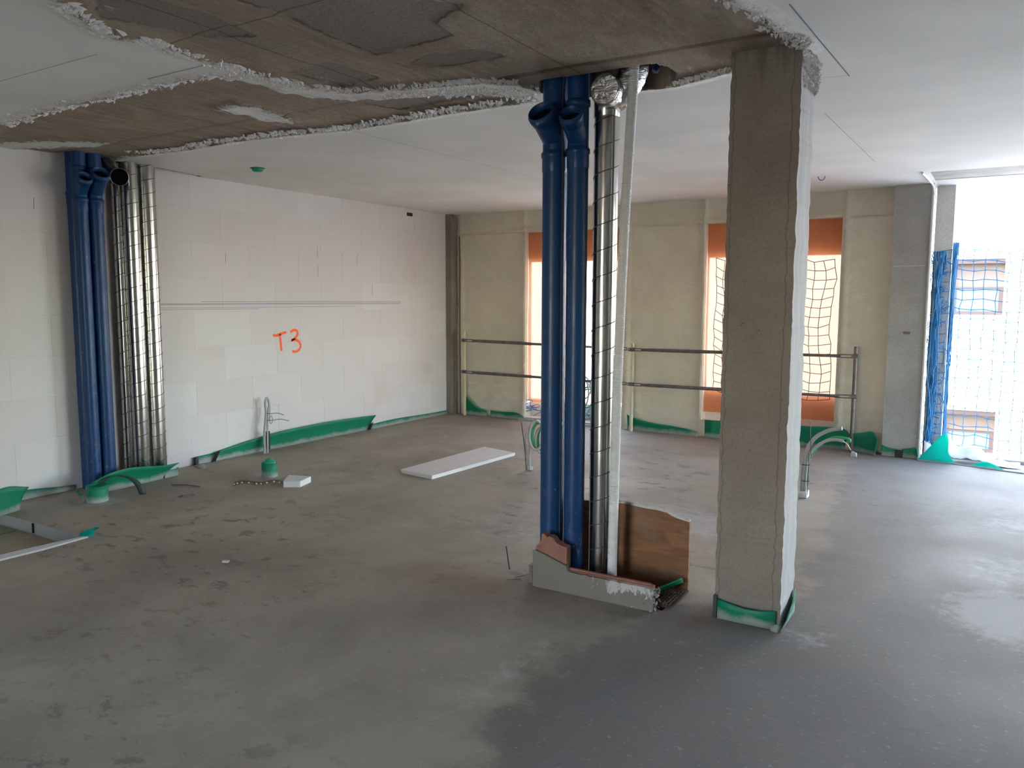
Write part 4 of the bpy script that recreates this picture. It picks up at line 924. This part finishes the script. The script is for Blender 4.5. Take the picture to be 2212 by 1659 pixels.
# coil near middle
e = empty('cable_coil', (-3.68, 6.26, 0), 'small coil of grey and green conduit on an upright stem, left of the blue pipes', 'coil')
def circ(c_, ux, uz, rx, rz, n=36, tw=0, turns=1):
    c_ = Vector(c_); ux = Vector(ux).normalized(); uz = Vector(uz); w_ = ux.cross(uz)
    return [c_+ux*rx*math.cos(a)+uz*rz*math.sin(a)+w_*tw*(a/(2*math.pi)) for a in np.linspace(0, 2*math.pi*turns, int(n*turns)+1)]
side = Vector((.85, .52, 0))
c0 = Vector((-3.60, 6.27, .33))
m = MB(); m.tube(circ(c0, side, (0, 0, 1), .065, .135), .012, 8); m.build('grey_loop', M['grey_cond'], e)
m = MB(); m.tube(circ(c0+side*.055+Vector((0, .02, -.05)), side, (0, 0, 1), .070, .125), .012, 8); m.build('grey_loop', M['grey_cond'], e)
m = MB(); m.tube(circ(c0+side*.01+Vector((0, .03, -.01)), side, (0, 0, 1), .06, .12), .013, 8); m.build('green_loop', M['green_cond'], e)
m = MB(); m.tube(circ(c0+side*.05+Vector((0, .04, -.04)), side, (0, 0, 1), .055, .12), .013, 8); m.build('green_loop', M['green_cond'], e)
m = MB(); m.tube([(-3.675, 6.26, -.02), (-3.69, 6.26, .14), (-3.71, 6.262, .28), (-3.69, 6.27, .40)], .0095, 8); m.build('stem', M['grey_cond'], e)
m = MB(); m.tube([(-3.655, 6.262, -.02), (-3.662, 6.262, .14), (-3.668, 6.265, .24)], .0085, 8); m.build('stem', M['grey_cond'], e)
m = MB(); m.tube([(-3.685, 6.245, -.02), (-3.705, 6.245, .2), (-3.745, 6.25, .44)], .0042, 6); m.build('support_rod', M['black'], e)
m = MB()
for k in range(5): m.tube([(-3.675+.012*k, 6.25, 0), (-3.672+.012*k, 6.25, .04)], .004, 5)
m.build('wire_ends', M['white_pl'], e)
# conduits bending over, right of column
e = empty('bent_conduits', (-1.29, 6.55, 0), 'grey and green conduits bending over from a small white box behind the concrete column', 'conduit')
def cv(dx, pts, r, nm, mt): m = MB(); m.tube(smoothline([(a+dx, 6.54, b_) for a, b_ in pts], 6), r, 10); m.build(nm, M[mt], e)
cv(0, [(-1.305, .03), (-1.305, .20), (-1.295, .32), (-1.27, .42), (-1.21, .505), (-1.12, .56), (-1.03, .583)], .015, 'grey_conduit', 'grey_cond')
cv(0, [(-1.285, .03), (-1.284, .22), (-1.27, .33), (-1.22, .415), (-1.14, .475), (-1.07, .49), (-1.015, .485)], .012, 'grey_conduit', 'grey_cond')
m = MB(); m.tube(smoothline([(-1.275, 6.56, .10), (-1.275, 6.56, .28), (-1.24, 6.56, .37), (-1.17, 6.56, .455), (-1.08, 6.56, .505), (-.98, 6.56, .50), (-.975, 6.56, .475)], 6), .010, 8); m.build('green_conduit', M['green_cond'], e)
m = MB(); m.tube([(-1.262, 6.53, .03), (-1.262, 6.53, .36)], .0035, 6); m.tube([(-1.245, 6.52, .33), (-1.262, 6.52, .62)], .003, 6); m.build('support_rod', M['rust'], e)
m = MB(); m.tube(smoothline([(-1.02, 6.54, .485), (-.99, 6.54, .465), (-.96, 6.54, .42)], 4), .004, 6); m.build('wire_tail', M['white_pl'], e)
for z_ in (.14, .27): m = MB(); m.tube([(-1.285+.032*math.cos(a), 6.54+.022*math.sin(a), z_) for a in np.linspace(0, 2*math.pi, 13)[:-1]], .003, 5, close=True); m.build('cable_tie', M['black'], e)
m = MB(); m.box((-1.325, 6.51, .004), (-1.262, 6.60, .055)); m.build('floor_box', M['white_pl'], e, bevel=.004)
# coil and tangle at window 1
e = empty('hanging_coil', (-4.35, 8.8, 0), 'bundle of grey, green and blue coiled conduit at the sill of the first window', 'coil')
for k, (cx_, cz_, rx, rz, mt) in enumerate(((-4.42, .42, .12, .20, 'grey_cond'), (-4.40, .36, .13, .22, 'grey_cond'), (-4.36, .33, .14, .23, 'grey_cond'), (-4.38, .40, .11, .17, 'green_cond'), (-4.35, .30, .12, .16, 'green_cond'), (-4.44, .47, .10, .14, 'grey_cond'), (-4.37, .28, .14, .2, 'net_blue'))):
    m = MB(); m.tube(circ((cx_, 8.80+.02*k, cz_), (1, .1*k-.2, 0), (0, 0, 1), rx, rz), .011, 8); m.build('loop', M[mt], e)
m = MB()
for k in range(26):
    p = Vector((random.uniform(-5.25, -4.3), 8.96+random.uniform(-.03, .03), .12)); pts = [p]
    for j in range(6): p = p+Vector((random.uniform(-.10, .12), random.uniform(-.02, .02), random.uniform(-.04, .05))); p.z = max(.04, min(.26, p.z)); p.y = max(8.93, min(9.0, p.y)); pts.append(p.copy())
    m.tube(smoothline(pts, 3), .004, 4)
o = m.build('net_tangle', M['net_blue']); tag(o, 'tangle of dark blue netting heaped at the foot of the first window', 'net', kind='stuff')
m = MB(); m.box((-5.33, 8.80, .0), (-4.1, 8.87, .022)); o = m.build('sill_batten', M['film']); tag(o, 'thin pale green batten on the floor below the first window', 'batten')

# ================================================================== GUARDRAILS
def guardrail(x0, x1, zl, zr, label, posts):
    y = 8.76; e = empty('guardrail', ((x0+x1)/2, y, 0), label, 'guardrail')
    for (za, zb) in zip(zl, zr):
        m = MB(); a = Vector((x0, y, za)); b_ = Vector((x1, y, zb)); d = (b_-a)
        m.tube([a+d*.09, a+d*.10, a+d*.45], [.016, .0195, .0195], 12); m.tube([a+d*.42, a+d*.90, a+d*.91], [.0155, .0155, .012], 12)
        r_ = m.build('rail', M['steel_dark'], e)
        for s_, t_ in ((a, 1), (b_, -1)):   # slotted flat ends
            u = d.normalized()*t_; m = MB()
            for q in (-.014, .014): 
                p = s_+Vector((0, 0, q)); m.tube([p, p+u*.17], .0058, 6)
            for k in (0, .055, .165, ): m.tube([s_+u*k+Vector((0, 0, -.016)), s_+u*k+Vector((0, 0, .016))], .0075, 6)
            m.tube([s_+u*.165, s_+u*.24], [.018, .016], 10)
            m.build('slotted_end', M['steel_dark'], r_)
    for px, mt, z1 in posts:
        m = MB(); m.tube([(px, y+.045, -.01), (px, y+.045, z1)], .021, 14); p_ = m.build('post', M[mt], e)
        for zz in (zl if abs(px-x0) < abs(px-x1) else zr):
            m = MB(); m.box((px-.026, y+.01, zz-.022), (px+.026, y+.05, zz+.022)); m.build('bracket', M['steel_dark'], p_)
guardrail(-6.17, -3.80, (1.017, .594), (.985, .572), 'left bay of the steel guardrail, from the far left corner to the blue pipes', [(-6.175, 'foam_strip', 1.14)])
guardrail(-3.78, -1.262, (.979, .567), (.998, .582), 'right bay of the steel guardrail, from the corrugated hose to near the facade column', [(-3.745, 'foam_strip', 1.05), (-1.288, 'steel_dark', 1.095)])

# ================================================================== WINDOWS (paper, nets)
def paper(name, x0, x1, z0, z1, label, folds, y=YF+.075, hole=None):
    nx = max(4, int((x1-x0)/.04)); nz = max(4, int((z1-z0)/.05)); rows = []
    for j in range(nz+1):
        r_ = []
        for i in range(nx+1):
            x = x0+(x1-x0)*i/nx; z = z0+(z1-z0)*j/nz
            yy = y + .012*noise.noise(Vector((x*4+folds, z*1.3, 0))) + .010*noise.noise(Vector(((x+z*.6)*12, folds, z)))*max(0, 1-z*1.2) + .012*noise.noise(Vector(((x-z)*9, folds, 2)))*max(0, (z-1.9)*2)
            r_.append((x, yy, z))
        rows.append(r_)
    return sheet(name, rows, M['paper'], label, 'paper', th=.0)
paper('masking_paper', W1[0]+.003, -4.62, .235, W1[3]-.003, 'brown masking paper glowing in the left part of the first window', 1.0)
paper('masking_paper', -4.62, -4.06, 2.03, W1[3]-.003, 'strip of brown masking paper left across the head of the first window', 2.5)
paper('masking_paper', -4.06, W1[1]-.003, .30, W1[3]-.003, 'narrow brown masking paper at the right edge of the first window', 3.5)
paper('masking_paper', W2[0]+.003, W2[1]-.003, .28, W2[3]-.003, 'brown masking paper filling the second window behind the concrete column', 5.0)
def net(name, x0, x1, z0, z1, y, cell, r, mat, label, seed, sag=.02, curve=None, n=4, parent=None):
    R = random.Random(seed); nx = round((x1-x0)/cell); nz = round((z1-z0)/cell); P = {}
    for i in range(nx+1):
        for j in range(nz+1):
            u = i/nx; x = x0+(x1-x0)*u; z = z0+(z1-z0)*j/nz
            z -= sag*math.sin(math.pi*u)*2; z += .25*cell*math.sin(i*1.9+seed)*(.5)
            if curve: x, z = curve(x, z, u, j/nz)
            P[i, j] = Vector((x+R.uniform(-.12, .12)*cell, y+R.uniform(-.01, .01)+.015*math.sin(i*1.3+j*.7), z+R.uniform(-.12, .12)*cell))
    m = MB()
    for i in range(nx+1): m.tube([P[i, j] for j in range(nz+1)], r, n, smooth=False)
    for j in range(nz+1): m.tube([P[i, j] for i in range(nx+1)], r, n, smooth=False)
    o = m.build(name, mat, parent)
    if label: tag(o, label, 'net', kind='stuff')
    return o
net('safety_net', W2[0]+.12, -2.45, .55, 2.03, YF+.04, .10, .0035, M['net_dark'], 'brown knotted safety net over the left part of the second window', 3)
net('safety_net', -2.1, -1.56, .55, 2.03, YF+.04, .10, .0035, M['net_dark'], 'brown knotted safety net hanging over the right part of the second window', 5, curve=lambda x, z, u, v_: (x+.02*math.sin(v_*9), z-.09*max(0, u-.45)))
# blue net in the open bay
net('blue_safety_net', -.50, 2.6, .02, 2.08, 9.24, .10, .0038, M['net_blue'], 'blue safety net stretched across the open bay beside the pier', 8, sag=.03)
m = MB()
for k in range(26):
    x_ = random.gauss(-.58, .035); p = Vector((x_, 9.0+random.uniform(-.02, .04), 2.05)); pts = [p.copy()]
    while p.z > .12: p = p+Vector((random.uniform(-.025, .025), random.uniform(-.01, .01), -random.uniform(.06, .14))); p.x += (-.60-p.x)*.25; pts.append(p.copy())
    m.tube(pts, .0042, 4, smooth=False)
for k in range(60):
    c_ = Vector((random.gauss(-.58, .04), 9.0+random.uniform(-.02, .03), random.uniform(.15, 2.0))); m.tube(smoothline([c_+Vector((random.uniform(-.06, .06), random.uniform(-.01, .02), random.uniform(-.06, .06))) for _ in range(4)], 3), .0038, 4, smooth=False)
o = m.build('bunched_net', M['net_blue']); tag(o, 'bunched dark blue netting hanging down beside the facade column', 'net', kind='stuff')
m = MB()
for k in range(60):
    p = Vector((random.gauss(-.475, .014), 9.20+random.uniform(-.03, .03), 2.15-abs(random.gauss(0, .12)))); pts = [p.copy()]
    zend = random.choice((1.35, 1.45, 1.6, 1.2)) if random.random() < .7 else .2
    while p.z > zend: p = p+Vector((random.uniform(-.015, .015), random.uniform(-.01, .01), -random.uniform(.05, .12))); p.x += (-.475-p.x)*.3; pts.append(p.copy())
    if len(pts) > 1: m.tube(pts, .0045, 4, smooth=False)
o = m.build('bunched_net', M['net_blue']); tag(o, 'bright blue bunched net edge hanging in front of the open bay', 'net', kind='stuff')
net('draped_net', -.645, -.50, .12, 2.05, 9.05, .10, .0032, M['net_blue'], 'blue net draped in loose squares over the narrow pale pier', 12, sag=.01)
# white plastic sheet on the ledge
rows = []
for j in range(14):
    r_ = []
    for i in range(26):
        u = i/25; v_ = j/13; x_ = -.46+.66*u; y_ = 8.86+.34*v_
        hgt_ = .16*math.exp(-((u-.05)/.12)**2)+.13*math.exp(-((u-.38)/.22)**2)+.05*(1-u)
        r_.append((x_, y_, -.02+max(.003, hgt_*(.35+.65*math.sin(math.pi*min(1, v_*1.1)))+.022*noise.noise(Vector((u*11, v_*7, 0))))))
    rows.append(r_)
sheet('plastic_sheet', rows, M['white_sheet'], 'crumpled white plastic sheet lying on the ledge of the open bay', 'sheet', th=.002)
rows = [[(-.63+.035*i+.01*random.random(), 8.86+.02*j, -.0+.17*math.sin(math.pi*j/5)*(.6+.4*random.random())+.02*random.random()) for i in range(5)] for j in range(6)]
sheet('plastic_bag', rows, M['white_sheet'], 'small crumpled white bag between facade column and pier', 'bag', th=.002)

# ================================================================== GRAFFITI, CEILING BITS
def brush(m, pts, wd):
    P = smoothline(pts, 6); n_ = len(P); vs = []
    for i, p in enumerate(P):
        d = (P[min(i+1, n_-1)]-P[max(i-1, 0)]).normalized(); s_ = Vector((-d.y, d.x, 0))
        ww = wd/2*(1+.12*math.sin(i*1.7)) * (.75 if i in (0, n_-1) else 1)
        for q in (-1, 1): vs.append((XL+.0022, p.x+s_.x*q*ww, p.y+s_.y*q*ww))
    fs = [(2*i, 2*i+1, 2*i+3, 2*i+2) for i in range(n_-1)]; m.add(vs, fs)
e = empty('spray_lettering', (XL+.002, 5.95, 1.1), 'orange spray-painted T3 on the white block wall', 'graffiti')
m = MB(); brush(m, [(5.762, 1.190, 0), (5.80, 1.182, 0), (5.87, 1.200, 0), (5.945, 1.213, 0)], .027); brush(m, [(5.855, 1.198, 0), (5.862, 1.12, 0), (5.868, 1.05, 0), (5.870, 1.018, 0)], .027); m.build('letter_t', M['orange_spray'], e)
m = MB(); brush(m, [(6.0, 1.21, 0), (6.045, 1.232, 0), (6.092, 1.222, 0), (6.098, 1.185, 0), (6.06, 1.145, 0), (6.015, 1.125, 0), (6.075, 1.128, 0), (6.122, 1.10, 0), (6.138, 1.055, 0), (6.11, 1.015, 0), (6.06, 1.0, 0), (6.018, 1.008, 0)], .027); m.build('digit_three', M['orange_spray'], e)
e = empty('ceiling_outlet', (-5.587, 4.865, H-.03), 'small round green plastic outlet cap in the white ceiling', 'cap')
m = MB(); zt = H-.012; m.tube([(-5.587, 4.865, zt), (-5.587, 4.865, zt-.003)], [.062, .06], 24); m.build('rim', M['blackrub'], e)
m = MB(); m.tube([(-5.587, 4.865, zt-.002), (-5.587, 4.865, zt-.02), (-5.587, 4.865, zt-.03), (-5.587, 4.865, zt-.032)], [.05, .046, .036, .0], 24); m.build('cap', M['green_cap'], e)
e = empty('ceiling_hook', (-1.505, 7.81, H-.02), 'tiny wire hook in a ceiling pit above the second window', 'hook')
m = MB(); m.tube([(-1.505+.03*math.cos(a), 7.81, H-.012-.035*math.sin(a)) for a in np.linspace(0, math.pi, 10)], .004, 6); m.build('wire', M['steel_dark'], e)
# cables between slab and soffit near the facade column
thin_cable('soffit_hose', [(-.70, 7.98, H-.024), (-.69, 8.2, H-.024), (-.68, 8.5, H-.026), (-.668, 8.70, H-.04), (-.655, 8.77, H-.12)], .011, M['white_pl'], 'whitish hose running along the soffit to the head of the facade column', 'hose')
thin_cable('gap_hose', [(-.64, 9.0, .2), (-.63, 9.0, 1.0), (-.625, 9.0, 1.7), (-.61, 8.99, 1.95), (-.63, 8.99, 1.85), (-.615, 8.99, 1.7)], .008, M['grey_cond'], 'thin grey hose looping in the gap behind the facade column', 'hose')

# ================================================================== OUTSIDE
m = MB(); m.box((-60, -60, -6.6), (60, 60, -6.5)); tag(m.build('ground', M['ground']), kind='structure')
YN = 20.0
wins = [(-1.14, -.075, 1.25, 2.45), (-1.05, -.075, -1.75, -.83)]
e = empty('neighbouring_building', (0, YN, -6.5), 'sunlit white apartment building seen through the open bay', 'building')
m = MB(); Xa, Xb, Za, Zb = -24, 14, -6.5, 9
m.box((Xa, YN, Za), (wins[0][0], YN+.35, Zb)); m.box((wins[0][1], YN, Za), (Xb, YN+.35, Zb))
zs_ = [Za, wins[1][2], wins[1][3], wins[0][2], wins[0][3], Zb]
for a, b_ in ((zs_[0], zs_[1]), (zs_[2], zs_[3]), (zs_[4], zs_[5])): m.box((wins[0][0], YN, a), (wins[0][1], YN+.35, b_))
m.box((Xa, YN+.35, Za), (Xb, YN+8, Zb))
m.build('facade', M['nb_white'], e)
for (a, b_, c_, d_) in wins:
    a = -1.14
    m = MB(); m.box((a, YN+.22, c_), (b_, YN+.34, d_)); wn_ = m.build('window', M['nb_beige'], e)
    zf = c_+(d_-c_)*.5
    m = MB(); y0, y1 = YN+.10, YN+.22
    m.box((a, y0, c_), (a+.17, y1, zf)); m.box((b_-.09, y0, c_), (b_, y1, zf)); m.box((a+.17, y0, c_), (b_-.09, y1, c_+.08)); m.box((a+.17, y0, zf-.03), (b_-.09, y1, zf)); m.build('window_frame', M['nb_brown'], wn_)
    m = MB(); m.box((a+.17, y0+.04, c_+.08), (b_-.09, y0+.07, zf-.03)); m.build('pane', M['nb_glass'], wn_)
    m = MB(); m.box((a, YN+.02, d_-.10), (b_, y1, d_)); m.build('head_shade_board', M['nb_brown'], wn_)  # brown board stands for the shade under the recess head
